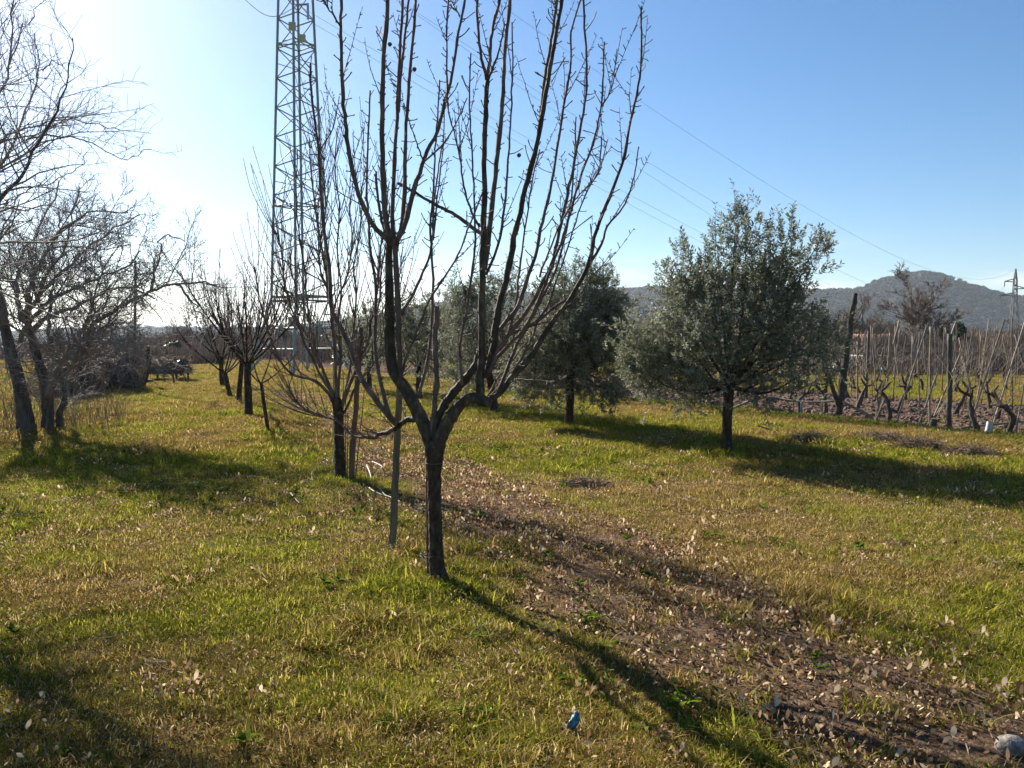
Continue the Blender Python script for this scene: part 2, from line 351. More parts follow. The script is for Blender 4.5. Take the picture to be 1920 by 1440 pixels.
# ------------------------------------------------------------------ instanced ground cover
def blades(n, R, h, hv, lean, wd, seed, segs=3, flat=0.0):
    r = np.random.default_rng(seed)
    a = r.random(n) * TAU; rad = R * np.sqrt(r.random(n)); bx = rad * np.cos(a); by = rad * np.sin(a)
    H = h * (1 + hv * (r.random(n) * 2 - 1)); az = r.random(n) * TAU
    ln = lean * (0.3 + 1.2 * r.random(n)); W = wd * (0.6 + 0.8 * r.random(n))
    V = []; ss = np.linspace(0, 1, segs + 1)
    for i, s in enumerate(ss):
        out = H * (ln * s ** 1.6 + flat * s); z = H * (s - 0.42 * min(lean, 1.2) * s * s) * (1 - flat * 0.75)
        cx = bx + np.cos(az) * out; cy = by + np.sin(az) * out; cz = z - 0.006
        hw = W * (1 - s ** 1.5) * 0.5
        if i < segs:
            V.append(np.stack([cx - np.sin(az) * hw, cy + np.cos(az) * hw, cz], 1)); V.append(np.stack([cx + np.sin(az) * hw, cy - np.cos(az) * hw, cz], 1))
        else: V.append(np.stack([cx, cy, cz], 1))
    V = np.stack(V, 1); k = V.shape[1]; o = np.arange(n)[:, None] * k
    q = []; 
    for i in range(segs - 1): q.append(o + np.array([2 * i, 2 * i + 1, 2 * i + 3, 2 * i + 2]))
    t = o + np.array([2 * segs - 2, 2 * segs - 1, 2 * segs])
    return V.reshape(-1, 3), (np.concatenate(q) if q else None), t, np.repeat(r.random(n), k), np.repeat(r.random(n), k)
def tuft(name, mat, *a, **k):
    V, q, t, r1_, r2_ = blades(*a, **k)
    me = mk_mesh(name, V, q, t, attrs={'rnd': r1_, 'rnd2': r2_}); me.materials.append(mat)
    return bpy.data.objects.new(name, me)
def leaf_cluster(name, mat, n, R, L, W, seed, curl=0.4, rise=0.0, rosette=False, up=0.5):
    """n separate leaves, each six triangles folded along its midrib"""
    r = np.random.default_rng(seed); V = []; T = []; at = []
    for i in range(n):
        a = r.random() * TAU; rad = 0.004 if rosette else R * math.sqrt(r.random())
        l_ = L * r.uniform(0.6, 1.2); w_ = W * r.uniform(0.6, 1.2); cu = curl * r.uniform(0.2, 1.6)
        az = a if rosette else r.random() * TAU
        tilt = r.uniform(0.2, up) if rosette else r.uniform(-0.5, 0.7) * up; roll = r.uniform(-0.9, 0.9) * (0.3 if rosette else 0.9)
        pts = []
        for s, ww in ((0, 0.12), (0.35, 1.0), (0.7, 0.8), (1.0, 0.0)):
            zc = cu * l_ * (s * s if not rosette else -0.6 * s * s)
            for sd in ((-1, 1) if ww else (0,)):
                pts.append((s * l_, sd * w_ * 0.5 * ww, zc + abs(sd) * ww * w_ * 0.25 * cu * 2))
        m = Matrix.Translation((rad * math.cos(a), rad * math.sin(a), 0.008 + rise * r.random())) @ Matrix.Rotation(az, 4, 'Z') @ Matrix.Rotation(-tilt, 4, 'Y') @ Matrix.Rotation(roll, 4, 'X')
        o = len(V); V += [tuple(m @ Vector(p)) for p in pts]; v = r.random(); at += [v] * len(pts)
        T += [(o, o + 2, o + 1), (o + 1, o + 2, o + 3), (o + 2, o + 4, o + 3), (o + 3, o + 4, o + 5), (o + 4, o + 6, o + 5)]
    me = mk_mesh(name, V, None, T, attrs={'rnd': at}); me.materials.append(mat)
    return bpy.data.objects.new(name, me)

def scatter(name, variants, P, rot, sc, vi, dry=None, tilt=None):
    """one object: its points carry instances of the variants"""
    me = bpy.data.meshes.new(name); me.vertices.add(len(P)); me.vertices.foreach_set('co', np.asarray(P, np.float32).ravel())
    def fa(nm, a, ty='FLOAT'):
        t = me.attributes.new(nm, ty, 'POINT'); t.data.foreach_set('vector' if ty == 'FLOAT_VECTOR' else 'value', np.asarray(a, np.int32 if ty == 'INT' else np.float32).ravel())
    rv = np.zeros((len(P), 3)); rv[:, 2] = rot
    if tilt is not None: rv[:, :2] = tilt
    fa('rotv', rv, 'FLOAT_VECTOR'); fa('scl', sc); fa('vi', vi, 'INT'); fa('dry', np.zeros(len(P)) if dry is None else dry)
    o = bpy.data.objects.new(name, me); COL.objects.link(o); o['kind'] = 'stuff'
    ng = bpy.data.node_groups.new(name, 'GeometryNodeTree')
    ng.interface.new_socket('Geometry', in_out='INPUT', socket_type='NodeSocketGeometry'); ng.interface.new_socket('Geometry', in_out='OUTPUT', socket_type='NodeSocketGeometry')
    N = ng.nodes; L = ng.links; gi = N.new('NodeGroupInput'); go = N.new('NodeGroupOutput')
    g2i = N.new('GeometryNodeGeometryToInstance')
    for v in reversed(variants):
        oi = N.new('GeometryNodeObjectInfo'); oi.inputs['Object'].default_value = v; L.new(oi.outputs['Geometry'], g2i.inputs[0])
    iop = N.new('GeometryNodeInstanceOnPoints'); L.new(gi.outputs[0], iop.inputs['Points']); L.new(g2i.outputs[0], iop.inputs['Instance'])
    iop.inputs['Pick Instance'].default_value = True
    def na(nm, ty):
        k = N.new('GeometryNodeInputNamedAttribute'); k.data_type = ty; k.inputs['Name'].default_value = nm; return k.outputs['Attribute']
    L.new(na('vi', 'INT'), iop.inputs['Instance Index']); L.new(na('rotv', 'FLOAT_VECTOR'), iop.inputs['Rotation']); L.new(na('scl', 'FLOAT'), iop.inputs['Scale'])
    L.new(iop.outputs[0], go.inputs[0])
    md = o.modifiers.new('scatter', 'NODES'); md.node_group = ng
    return o

def zone(y0, y1, dens, hw=0.86, xmin=-1e9, xmax=1e9):
    """random points in the wedge of ground in view, dens per square metre"""
    n = int(dens * hw * (y1 * y1 - y0 * y0) + dens * 2 * 0.8 * (y1 - y0))
    y = np.sqrt(RNG.random(n) * (y1 * y1 - y0 * y0) + y0 * y0); x = (RNG.random(n) * 2 - 1) * (hw * y + 0.8)
    k = (x > xmin) & (x < xmax); return x[k], y[k]

gv = [tuft('turf_a', M['grass'], 60, 0.10, 0.034, 0.6, 0.7, 0.0044, 1), tuft('turf_b', M['grass'], 60, 0.11, 0.045, 0.6, 0.95, 0.0042, 2),
      tuft('clump_a', M['grass'], 44, 0.05, 0.062, 0.45, 0.6, 0.0040, 3), tuft('clump_b', M['grass'], 38, 0.06, 0.088, 0.45, 0.85, 0.0042, 4),
      tuft('mat_a', M['grass'], 50, 0.10, 0.055, 0.6, 0.7, 0.0036, 5, flat=0.5), tuft('mat_b', M['grass'], 50, 0.10, 0.045, 0.6, 0.8, 0.0034, 6, flat=0.6)]
fv = [tuft('far_turf_a', M['grass'], 150, 0.28, 0.06, 0.5, 0.8, 0.008, 11, segs=2), tuft('far_turf_b', M['grass'], 150, 0.30, 0.08, 0.5, 0.9, 0.009, 12, segs=2),
      tuft('far_clump', M['grass'], 90, 0.16, 0.15, 0.4, 0.8, 0.010, 13, segs=2), tuft('far_mat', M['grass'], 130, 0.33, 0.13, 0.5, 0.4, 0.008, 14, segs=2, flat=0.7)]
trunks = [(-0.48, 5.3), (-1.97, 9.3), (3.05, 11.6), (1.08, 15.1), (-4.17, 13.8), (-5.75, 17.5)]
def tree_green(x, y):
    s = np.zeros_like(x)
    for (a, b) in trunks: s = np.maximum(s, np.exp(-(((x - a) ** 2 + (y - b) ** 2) / 0.38 ** 2)))
    return s
def cover(y0, y1, dens, variants, near):
    x, y = zone(y0, y1, dens)
    li = litter(x, y); so = soil(x, y); tg = tree_green(x, y)
    patch = fbm(x, y, 0.38, 51, 3)
    keep = RNG.random(len(x)) < (1 - 0.9 * li) * (0.42 + 0.58 * sst(0.38, 0.56, patch)) + tg * 0.6
    keep &= RNG.random(len(x)) > so * 0.985
    x, y, li, tg = x[keep], y[keep], li[keep], tg[keep]
    dr = np.clip(dryness(x, y) * 0.9 + 0.13 + RNG.normal(0, 0.13, len(x)) + li * 0.15 - tg * 0.9, 0, 1)
    if near:
        tall = sst(0.55, 0.75, fbm(x, y, 0.5, 52, 3)) * 0.5 + 0.3 * np.exp(-((x - 2.6) / 1.2) ** 2 - ((y - 4.2) / 1.3) ** 2) + tg * 0.8 + 0.06
        r = RNG.random(len(x)); vi = np.where(r < tall, RNG.integers(2, 4, len(x)), np.where(RNG.random(len(x)) < 0.08 + 0.4 * dr, RNG.integers(4, 6, len(x)), RNG.integers(0, 2, len(x))))
        sc = np.clip(np.exp(RNG.normal(-0.08, 0.3, len(x))), 0.4, 1.9) * (0.8 + 0.4 * patch[keep])
    else:
        tall = 0.12 + tg * 0.7; r = RNG.random(len(x))
        vi = np.where(r < tall, 2, np.where(RNG.random(len(x)) < 0.2 + 0.5 * dr, 3, RNG.integers(0, 2, len(x)))); sc = RNG.uniform(0.7, 1.25, len(x))
    P = np.stack([x, y, gz(x, y)], 1)
    return P, RNG.random(len(x)) * TAU, sc, vi, dr
def merge(parts): return [np.concatenate(a) for a in zip(*parts)]
P_, R_, S_, V_, D_ = merge([cover(2.2, 6, 430, gv, True), cover(6, 10, 230, gv, True), cover(10, 15, 80, gv, True)])
scatter('turf_grass', gv, P_, R_, S_, V_, D_)
P_, R_, S_, V_, D_ = merge([cover(9.5, 18, 24, fv, False), cover(18, 32, 11, fv, False), cover(32, 62, 3.2, fv, False)])
scatter('distant_turf_grass', fv, P_, R_, S_ * (1 + 0.35 * sst(25, 60, P_[:, 1])), V_, D_)
# broad-leaved weeds in the turf
wv = [leaf_cluster('rosette_a', M['weed'], 9, 0.02, 0.065, 0.02, 61, rosette=True, up=0.9), leaf_cluster('rosette_b', M['weed'], 12, 0.02, 0.045, 0.022, 62, rosette=True, up=1.2),
      leaf_cluster('clover_patch', M['weed'], 26, 0.08, 0.018, 0.016, 63, rise=0.03)]
x, y = zone(2.2, 14, 9); k = (RNG.random(len(x)) < sst(0.45, 0.7, fbm(x, y, 0.9, 64))) & (soil(x, y) < 0.3); x, y = x[k], y[k]
e0 = VO + VU * RNG.uniform(-3, 12, (900, 1)) + VN * RNG.normal(-0.55, 0.25, (900, 1))
x = np.concatenate([x, e0[:, 0]]); y = np.concatenate([y, e0[:, 1]])
scatter('broad_leaf_weeds', wv, np.stack([x, y, gz(x, y) + 0.012], 1), RNG.random(len(x)) * TAU, RNG.uniform(0.8, 1.6, len(x)), RNG.integers(0, 3, len(x)))
# dead leaves
lv = [leaf_cluster('leaf_group_%s' % 'abcd'[i], M['litter'], 16, 0.10, 0.020, 0.0165, 71 + i, curl=1.3, rise=0.018, up=0.7) for i in range(4)]
lv += [leaf_cluster('thatch_bits_%s' % 'ab'[i], M['litter'], 26, 0.11, 0.013, 0.006, 91 + i, curl=0.8, rise=0.02, up=0.9) for i in range(2)]
x1, y1 = zone(2.2, 12, 110); k = RNG.random(len(x1)) < litter(x1, y1) * (0.35 + 0.65 * sst(0.3, 0.55, fbm(x1, y1, 0.35, 74))); a1 = (x1[k], y1[k])
x2, y2 = zone(2.2, 14, 34); pp = sst(0.45, 0.62, fbm(x2, y2, 0.6, 73)) * 0.6 + 0.02; k = (RNG.random(len(x2)) < pp) & (soil(x2, y2) < 0.2); a2 = (x2[k], y2[k])
x4, y4 = zone(2.2, 10, 60); a4 = (x4, y4)
x3, y3 = zone(12, 26, 26, xmin=-12, xmax=3); k = RNG.random(len(x3)) < litter(x3, y3) * 0.8; a3 = (x3[k], y3[k])
x = np.concatenate([a1[0], a2[0], a3[0], a4[0]]); y = np.concatenate([a1[1], a2[1], a3[1], a4[1]]); li_n = len(x) - len(x4)
scatter('dead_leaf_litter', lv, np.stack([x, y, gz(x, y) + 0.012], 1), RNG.random(len(x)) * TAU, np.clip(np.exp(RNG.normal(-0.15, 0.35, len(x))), 0.35, 1.2), np.concatenate([RNG.integers(0, 4, li_n), RNG.integers(4, 6, len(x4))]), tilt=RNG.normal(0, 0.15, (len(x), 2)))
# small dead stems lying about
def lying(name, mat, n, L, seed):
    r = np.random.default_rng(seed); tb = Tubes()
    for i in range(n):
        a = r.random() * TAU; l_ = L * r.uniform(0.4, 1.2); c = r.normal(0, 0.06, 2); d = np.array([math.cos(a), math.sin(a)]); nn = np.array([-d[1], d[0]])
        s = np.linspace(-0.5, 0.5, 5)[:, None]; q = c + d * s * l_ + nn * (s ** 2) * l_ * r.normal(0, 0.5)
        zz = 0.02 + 0.015 * r.random() + s[:, 0] * l_ * r.normal(0, 0.12)
        tb.add(np.column_stack([q, zz]), np.linspace(0.0014, 0.0008, 5), 3)
    me = tb.mesh(name); me.materials.append(mat); return bpy.data.objects.new(name, me)
sv = [lying('stems_a', M['paletwig'], 5, 0.2, 81), lying('stems_b', M['straw'], 6, 0.16, 82), lying('stems_c', M['shoot'], 4, 0.25, 83)]
x, y = zone(2.2, 12, 14); k = RNG.random(len(x)) < 0.12 + litter(x, y) * 0.6; x, y = x[k], y[k]
scatter('fallen_stems', sv, np.stack([x, y, gz(x, y) + 0.01], 1), RNG.random(len(x)) * TAU, RNG.uniform(0.6, 1.4, len(x)), RNG.integers(0, 3, len(x)))
# ploughed clods
def clod(name, seed, mat):
    import bmesh
    bm = bmesh.new(); bmesh.ops.create_icosphere(bm, subdivisions=2, radius=1); r = random.Random(seed)
    for v in bm.verts: v.co = v.co * r.uniform(0.68, 1.15); v.co.z *= 0.7
    me = bpy.data.meshes.new(name); bm.to_mesh(me); bm.free(); me.materials.append(mat); return bpy.data.objects.new(name, me)
cv = [clod('clod_a', 1, M['clod']), clod('clod_b', 2, M['clod']), clod('clod_c', 3, M['clod'])]
a = RNG.uniform(-6, 34, 26000); b = RNG.uniform(-0.6, 7, 26000); q = VO + VU * a[:, None] + VN * b[:, None]; k = RNG.random(26000) < soil(q[:, 0], q[:, 1]); q = q[k]
scatter('ploughed_soil_clods', cv, np.column_stack([q, gz(q[:, 0], q[:, 1])]), RNG.random(len(q)) * TAU, RNG.gamma(1.6, 0.012, len(q)) + 0.009, RNG.integers(0, 3, len(q)), tilt=RNG.normal(0, 0.5, (len(q), 2)))

# ------------------------------------------------------------------ woody growth
def rv(n=1, s=1.0): return RNG.normal(0, s, (n, 3)) if n > 1 else RNG.normal(0, s, 3)
def unit(v): return v / max(np.linalg.norm(v), 1e-9)
def wander(p0, d0, L, n, wig, trop, up=np.array([0, 0, 1.])):
    """a crooked line of n points from p0 along d0, bending towards up by trop"""
    P = [np.array(p0, float)]; d = unit(np.array(d0, float)); st = L / (n - 1)
    for i in range(n - 1):
        d = unit(d + rv(s=wig) + up * trop); P.append(P[-1] + d * st)
    return np.array(P)
def perp(t):
    v = rv(); v = v - v.dot(t) * t; return unit(v)
def spurs(tb, P, R, gap, L, rmin=0.003, prob=1.0, sides=3):
    """short bud-bearing side spurs along a shoot"""
    seg = np.linalg.norm(np.diff(P, axis=0), axis=1); cum = np.concatenate([[0], np.cumsum(seg)]); s = gap * RNG.random()
    while s < cum[-1]:
        i = min(np.searchsorted(cum, s, 'right') - 1, len(P) - 2); f = (s - cum[i]) / max(seg[i], 1e-6)
        p = P[i] * (1 - f) + P[i + 1] * f; t = unit(P[i + 1] - P[i]); r = R[i] * (1 - f) + R[i + 1] * f
        if RNG.random() < prob:
            d = unit(t * RNG.uniform(0.15, 0.9) + perp(t)); l_ = L * (0.25 + RNG.exponential(0.6)) + r
            q = wander(p, d, l_, 4, 0.16, 0.12); rr = max(rmin, min(r * 0.5, 0.0042))
            tb.add(q, [rr * 1.3, rr, rr * 0.85, rr * 1.15], sides)
        s += gap * RNG.uniform(0.4, 1.6)
def branchlets(tb, P, R, levels, gap, lfac, ang=(0.6, 1.1), wig=0.13, trop=0.03, rmin=0.003, n=6, start=0.15, lmin=0.12, sidesA=5):
    """recursive twigging of a limb"""
    seg = np.linalg.norm(np.diff(P, axis=0), axis=1); cum = np.concatenate([[0], np.cumsum(seg)]); L = cum[-1]
    s = start * L + gap * RNG.random()
    while s < L:
        i = min(np.searchsorted(cum, s, 'right') - 1, len(P) - 2); f = (s - cum[i]) / max(seg[i], 1e-6)
        p = P[i] * (1 - f) + P[i + 1] * f; t = unit(P[i + 1] - P[i]); r = R[i] * (1 - f) + R[i + 1] * f
        a = RNG.uniform(*ang); d = t * math.cos(a) + perp(t) * math.sin(a); d[2] += 0.15
        l_ = max(lmin, lfac * (L * (1 - 0.55 * s / L)) * RNG.uniform(0.5, 1.15)); r0 = max(rmin, min(r * 0.6, l_ * 0.012))
        q = wander(p, d, l_, n, wig, trop); rr = np.linspace(r0, max(rmin * 0.7, r0 * 0.35), n)
        tb.add(q, rr, sidesA if r0 > 0.008 else 3)
        if levels > 1 and l_ > lmin * 1.3: branchlets(tb, q, rr, levels - 1, gap * 0.62, lfac * 1.05, ang, wig, trop, rmin, max(4, n - 1), 0.12, lmin * 0.7, sidesA)
        s += gap * RNG.uniform(0.5, 1.5)

def traced(pts, Y0, Y1, n):
    """pts: (px, py, half width in px) rows; depth runs from Y0 to Y1"""
    m = len(pts); A = []
    L = [0]; 
    for i in range(1, m): L.append(L[-1] + math.hypot(pts[i][0] - pts[i - 1][0], pts[i][1] - pts[i - 1][1]))
    for i, (x, y, r) in enumerate(pts):
        f = (L[i] / L[-1]) ** 0.8; Yd = Y0 + (Y1 - Y0) * f; p = px(x, y, Yd); A.append((p.x, p.y, p.z, r * Yd / F))
    Q = spline(A, n); return Q[:, :3], np.maximum(Q[:, 3], 0.0012)

# ------------------------------------------------------------------ main fruit tree, traced limb by limb
def make_traced_tree(label, cat_group, trunk, branches, Y, mats,  spur_gap, spur_L, extra=0, seed=1, name='fruit_tree', shoots_max=60, trunk_sides=16, twig_levels=None, thin=0.82):
    base = trunk[0]; b0 = px(base[0], base[1], Y); b0.z = gzf(b0.x, b0.y)
    root = thing(name, label, 'tree', cat_group, loc=b0); inv = np.array(b0)
    P, R = traced(trunk, Y, Y, 26); P[0, 2] = b0.z - 0.05
    tb = Tubes(); P, R = spline(np.column_stack([P, R]), 60)[:, :3], spline(np.column_stack([P, R]), 60)[:, 3]; P[1:-1] += RNG.normal(0, 0.0011 * Y / 5.3, (58, 3)); tb.add(P - inv, R, trunk_sides); obj('trunk', tb.mesh('trunk', 0.07, True), mats[0], root)
    sp = Tubes(); lines = []
    for (r0, r1_, y0, y1, pts) in branches:
        if r0 < 9.6: r0, r1_ = r0 * thin, r1_ * thin
        elif twig_levels: r0, r1_ = r0 * thin, r1_ * thin * 0.8
        n = max(10, 3 * len(pts)); m = len(pts)
        L = [0]
        for i in range(1, m): L.append(L[-1] + math.hypot(pts[i][0] - pts[i - 1][0], pts[i][1] - pts[i - 1][1]))
        q = [(x, y, r1_ + (r0 - r1_) * (1 - L[i] / L[-1]) ** (1.0 if r0 > 9.9 else 1.5)) for i, (x, y) in enumerate(pts)]
        P, R = traced(q, Y + y0, Y + y1, n)
        if r0 < 9:                                   # slight natural crookedness
            P[1:-1] += RNG.normal(0, 0.0022 * Y / 5.3 * (3.5 if twig_levels else 1), (n - 2, 3))
        R = R * (1 + RNG.normal(0, 0.04, n)) * (1 + (0.16 if r0 > 4 else 0.08) * (RNG.random(n) < 0.14))
        t = Tubes(); t.add(P - inv, R, 12 if r0 > 6 else 7 if r0 > 2.5 else 5)
        obj('branch', t.mesh('branch', 0.06 if r0 > 6 else 0.03, True), mats[1] if r0 > 6.5 else mats[2], root)
        lines.append((P - inv, R, r0)); spurs(sp, P - inv, R, spur_gap, spur_L, prob=0.95 if r0 < 9 else 0.2)
    t2 = Tubes()
    for P, R, r0 in lines:
        if twig_levels: branchlets(t2, P, R, twig_levels, spur_gap * 2.0, 0.45, wig=0.16, trop=0.02, rmin=0.00027 * Y, start=0.12, lmin=0.016 * Y)
    for k in range(extra):                           # long thin side shoots
        P, R, r0 = lines[RNG.integers(len(lines))]
        i = RNG.integers(len(P) // 5, len(P) - 1); d = unit(P[i] - P[i - 1]) * 0.55 + perp(unit(P[i] - P[i - 1])) * 0.45 + np.array([0, 0, 0.35])
        l_ = RNG.uniform(0.12, 0.55) * Y / 5.3; q = wander(P[i], d, l_, 7, 0.05, 0.1); rr = np.linspace(min(R[i] * 0.6, 0.0035 * Y / 5.3), 0.0014 * Y / 5.3, 7)
        t2.add(q, rr, 4); spurs(t2, q, rr, spur_gap * 0.8, spur_L * 0.5)
    if not t2.empty(): obj('side_twigs', t2.mesh('side_twigs'), mats[2], root, stuff=True)
    if not sp.empty(): obj('spurs', sp.mesh('spurs'), mats[2], root, stuff=True)
    return root

trunk = [(829, 1110, 29), (824, 1088, 19), (819, 1060, 15), (817, 1010, 13.5), (815, 960, 13), (814, 910, 13.2), (814, 880, 14), (815, 855, 17), (817, 838, 16), (820, 826, 10)]
B = [
 (14.5, 6.2, 0, .12, [(815, 858), (806, 826), (794, 795), (777, 760), (758, 726), (742, 705), (734, 680), (731, 640), (731, 600), (730, 540), (729, 480), (731, 450)]),
 (6, 6.4, 0.05, .02, [(750, 722), (750, 690), (749, 640), (747, 580), (744, 520), (742, 470), (742, 448)]),
 (6, 3.5, .1, -.4, [(733, 462), (722, 446), (700, 425), (683, 390), (668, 350), (655, 290), (648, 235), (643, 190), (640, 120), (639, 48), (641, 0), (643, -70)]),
 (2.6, 1.4, -.35, -.5, [(639, 50), (625, 28), (612, 10), (600, -10)]),
 (7, 4.5, .1, .05, [(731, 455), (725, 420), (721, 380), (717, 300), (716, 240), (717, 180), (721, 90), (727, 0), (731, -90)]),
 (5.5, 3.2, .05, .3, [(740, 455), (736, 400), (739, 312), (746, 187), (750, 90), (754, 20), (757, -60)]),
 (4, 2.4, .2, .5, [(747, 210), (752, 130), (760, 60), (768, -10), (772, -60)]),
 (5.5, 3, .02, -.15, [(744, 455), (752, 430), (758, 370), (761, 250), (767, 156), (778, 31), (785, -50)]),
 (6, 2.5, .0, -.35, [(743, 458), (760, 418), (772, 370), (781, 340), (794, 303), (806, 275), (819, 247), (837, 184), (850, 125), (862, 50), (872, 0), (880, -50)]),
 (2, 1, -.2, -.5, [(794, 300), (780, 262), (768, 232), (758, 195)]),
 (2.6, 1.3, -.2, -.1, [(795, 303), (815, 286), (837, 262), (858, 225), (876, 184)]),
 (2.6, 1.6, -.3, -.6, [(837, 190), (838, 120), (837, 50), (842, -20)]),
 (2.2, 1.2, -.35, -.2, [(862, 30), (850, 10), (842, -8)]),
 (5, 3, .35, .1, [(906, 440), (890, 430), (852, 402), (819, 386), (790, 368), (762, 352), (745, 343)]),
 (3.4, 3, .1, .25, [(722, 435), (712, 395), (707, 360), (705, 322)]),
 (8.5, 5, .0, .25, [(790, 790), (772, 785), (757, 791), (745, 800), (728, 810), (708, 814)]),
 (4.5, 2.8, .25, .5, [(710, 813), (704, 820), (690, 820), (667, 819), (655, 812), (644, 798)]),
 (7, 2.5, .12, .5, [(745, 796), (722, 772), (706, 752), (692, 732), (675, 705), (658, 658), (640, 616), (622, 579), (618, 500), (607, 430), (600, 340), (597, 280), (588, 215), (583, 150), (582, 120)]),
 (1.8, 1, .5, .6, [(597, 285), (612, 262), (628, 230), (636, 180)]),
 (5.5, 2, .1, .3, [(745, 795), (728, 775), (724, 755), (716, 728), (705, 673), (703, 600), (705, 545), (696, 480), (691, 430), (688, 350), (690, 250), (694, 170)]),
 (3, 1.5, .25, .5, [(703, 610), (712, 560), (716, 500), (726, 440), (730, 380)]),
 (6.5, 6, .0, -.05, [(812, 830), (811, 800), (813, 777), (816, 745), (819, 718), (817, 680), (816, 638), (818, 600), (819, 574)]),
 (4.2, 1.8, .05, .25, [(785, 745), (793, 715), (799, 690), (806, 640), (809, 604), (812, 527), (807, 430), (812, 360), (815, 300), (822, 200), (824, 150)]),
 (3.4, 1.8, .02, -.25, [(750, 712), (762, 670), (774, 638), (790, 600), (806, 562), (826, 530), (847, 499), (864, 465), (878, 430), (890, 400), (905, 360)]),
 (4, 1.6, .1, .2, [(752, 592), (764, 572), (778, 545), (793, 510), (806, 475), (812, 430), (813, 390), (820, 330), (830, 270)]),
 (13.5, 10, .0, -.1, [(818, 852), (822, 830), (833, 805), (848, 778), (864, 757), (878, 748), (892, 746), (907, 752), (920, 756)]),
 (9.5, 9, -.02, .02, [(816, 838), (818, 800), (822, 782), (838, 752), (858, 728), (876, 706), (889, 690), (896, 675), (900, 655)]),
 (9.4, 5.4, -.05, .05, [(900, 752), (901, 719), (902, 679), (903, 640), (904, 600), (904, 541), (905, 480), (906, 437), (908, 360), (908, 281), (911, 187), (914, 152)]),
 (4, 2.4, .05, -.1, [(913, 152), (904, 110), (897, 62), (894, 0), (892, -60)]),
 (4.4, 3, .05, .15, [(914, 150), (918, 110), (922, 62), (932, 20), (940, -10), (948, -60)]),
 (3.2, 1.5, .06, -.2, [(915, 150), (925, 125), (936, 92), (946, 46)]),
 (7, 4, .02, .3, [(908, 505), (916, 440), (922, 380), (928, 328), (935, 265), (941, 203), (945, 130), (948, 78), (955, 20), (962, -60)]),
 (3.6, 1.6, .1, -.2, [(911, 515), (925, 485), (935, 455), (942, 420), (953, 297), (959, 203), (961, 120), (960, 42)]),
 (8.6, 4, .0, .25, [(914, 705), (920, 672), (928, 638), (933, 583), (942, 548), (950, 522), (958, 478), (966, 435), (975, 400), (984, 359), (1003, 287), (1019, 203), (1027, 156), (1037, 94), (1048, 31), (1062, -50)]),
 (4.5, 3, .3, .5, [(1010, 250), (1018, 180), (1024, 130), (1031, 94), (1044, 0), (1048, -50)]),
 (5.5, 2, .05, .45, [(918, 640), (944, 608), (960, 592), (972, 574), (989, 522), (1006, 472), (1012, 437), (1034, 344), (1044, 281), (1056, 203), (1069, 125), (1072, 55), (1090, -5)]),
 (5.5, 2.2, .0, -.35, [(925, 672), (945, 640), (967, 610), (987, 585), (1005, 555), (1022, 520), (1036, 491), (1050, 430), (1062, 375), (1081, 281), (1097, 187), (1100, 120), (1097, 62), (1094, 0), (1092, -40)]),
 (5, 1.8, -.05, -.6, [(911, 708), (933, 671), (955, 645), (978, 624), (995, 595), (1011, 563), (1036, 494), (1056, 444), (1072, 390), (1090, 328), (1115, 256), (1128, 194), (1130, 140), (1133, 78)]),
 (1.8, 1, -.5, -.55, [(1128, 200), (1140, 180), (1148, 160), (1157, 92)]),
 (8, 2, .0, .1, [(908, 754), (933, 740), (955, 712), (989, 676), (1012, 642), (1033, 608), (1056, 578), (1078, 545), (1103, 497), (1115, 444), (1130, 400), (1147, 359), (1169, 297), (1184, 219), (1197, 165), (1203, 94), (1202, 12)]),
 (1.8, 1, .1, 0, [(1184, 215), (1181, 195), (1180, 172)]),
 (4.5, 1.8, .0, .5, [(935, 735), (948, 700), (958, 675), (970, 645), (983, 622), (1005, 580), (1028, 535), (1044, 500), (1060, 440), (1070, 380), (1077, 300), (1080, 220)]),
 (4.5, 2.6, .1, .2, [(950, 628), (975, 618), (1000, 608), (1022, 590), (1044, 572), (1064, 560), (1080, 546)]),
 (3.4, 1.6, .1, .35, [(985, 612), (1010, 608), (1035, 600), (1050, 590), (1062, 575)]),
 (3.4, 1.4, .1, .1, [(1100, 502), (1115, 480), (1128, 458), (1140, 422), (1160, 400), (1175, 375), (1190, 328), (1197, 275)]),
 (2.4, 1.2, -.1, -.3, [(965, 712), (1000, 713), (1044, 715), (1060, 706), (1073, 697)]),
 (3.6, 1.6, -.05, -.4, [(866, 722), (864, 700), (862, 652), (868, 615), (875, 583), (886, 500), (891, 437), (887, 312), (882, 240), (880, 187), (883, 100)]),
 (3, 1.6, -.1, -.35, [(900, 425), (888, 405), (872, 359), (859, 281), (850, 245), (842, 215), (839, 184)]),
 (2.4, 1.3, .1, .4, [(812, 450), (819, 375), (830, 281), (833, 219), (836, 170)]),
 (3.4, 1.6, .2, .5, [(940, 660), (955, 620), (968, 560), (974, 500), (986, 420), (1000, 330), (1012, 280)]),
 (3, 1.5, -.1, -.3, [(960, 700), (990, 650), (1010, 600), (1030, 570), (1045, 520), (1062, 470), (1085, 400), (1100, 360), (1122, 320), (1128, 256)]),
 (2.8, 1.4, .0, .3, [(915, 745), (930, 712), (950, 690), (980, 650), (1000, 630)]),
 (2.6, 1.2, -.2, -.5, [(1012, 520), (1030, 470), (1060, 400), (1095, 355), (1120, 330), (1140, 260)]),
 (2.2, 1.1, -.1, -.1, [(1060, 575), (1080, 560), (1110, 520), (1135, 490)]),
]
tree1 = make_traced_tree('nearest bare fruit tree with forked dark trunk and many tall upright shoots', 'bare fruit trees in a row on the grass', trunk, B, 5.3,
                         (M['bark'], M['moss_bark'], M['shoot']), 0.042, 0.05, extra=120, seed=3)
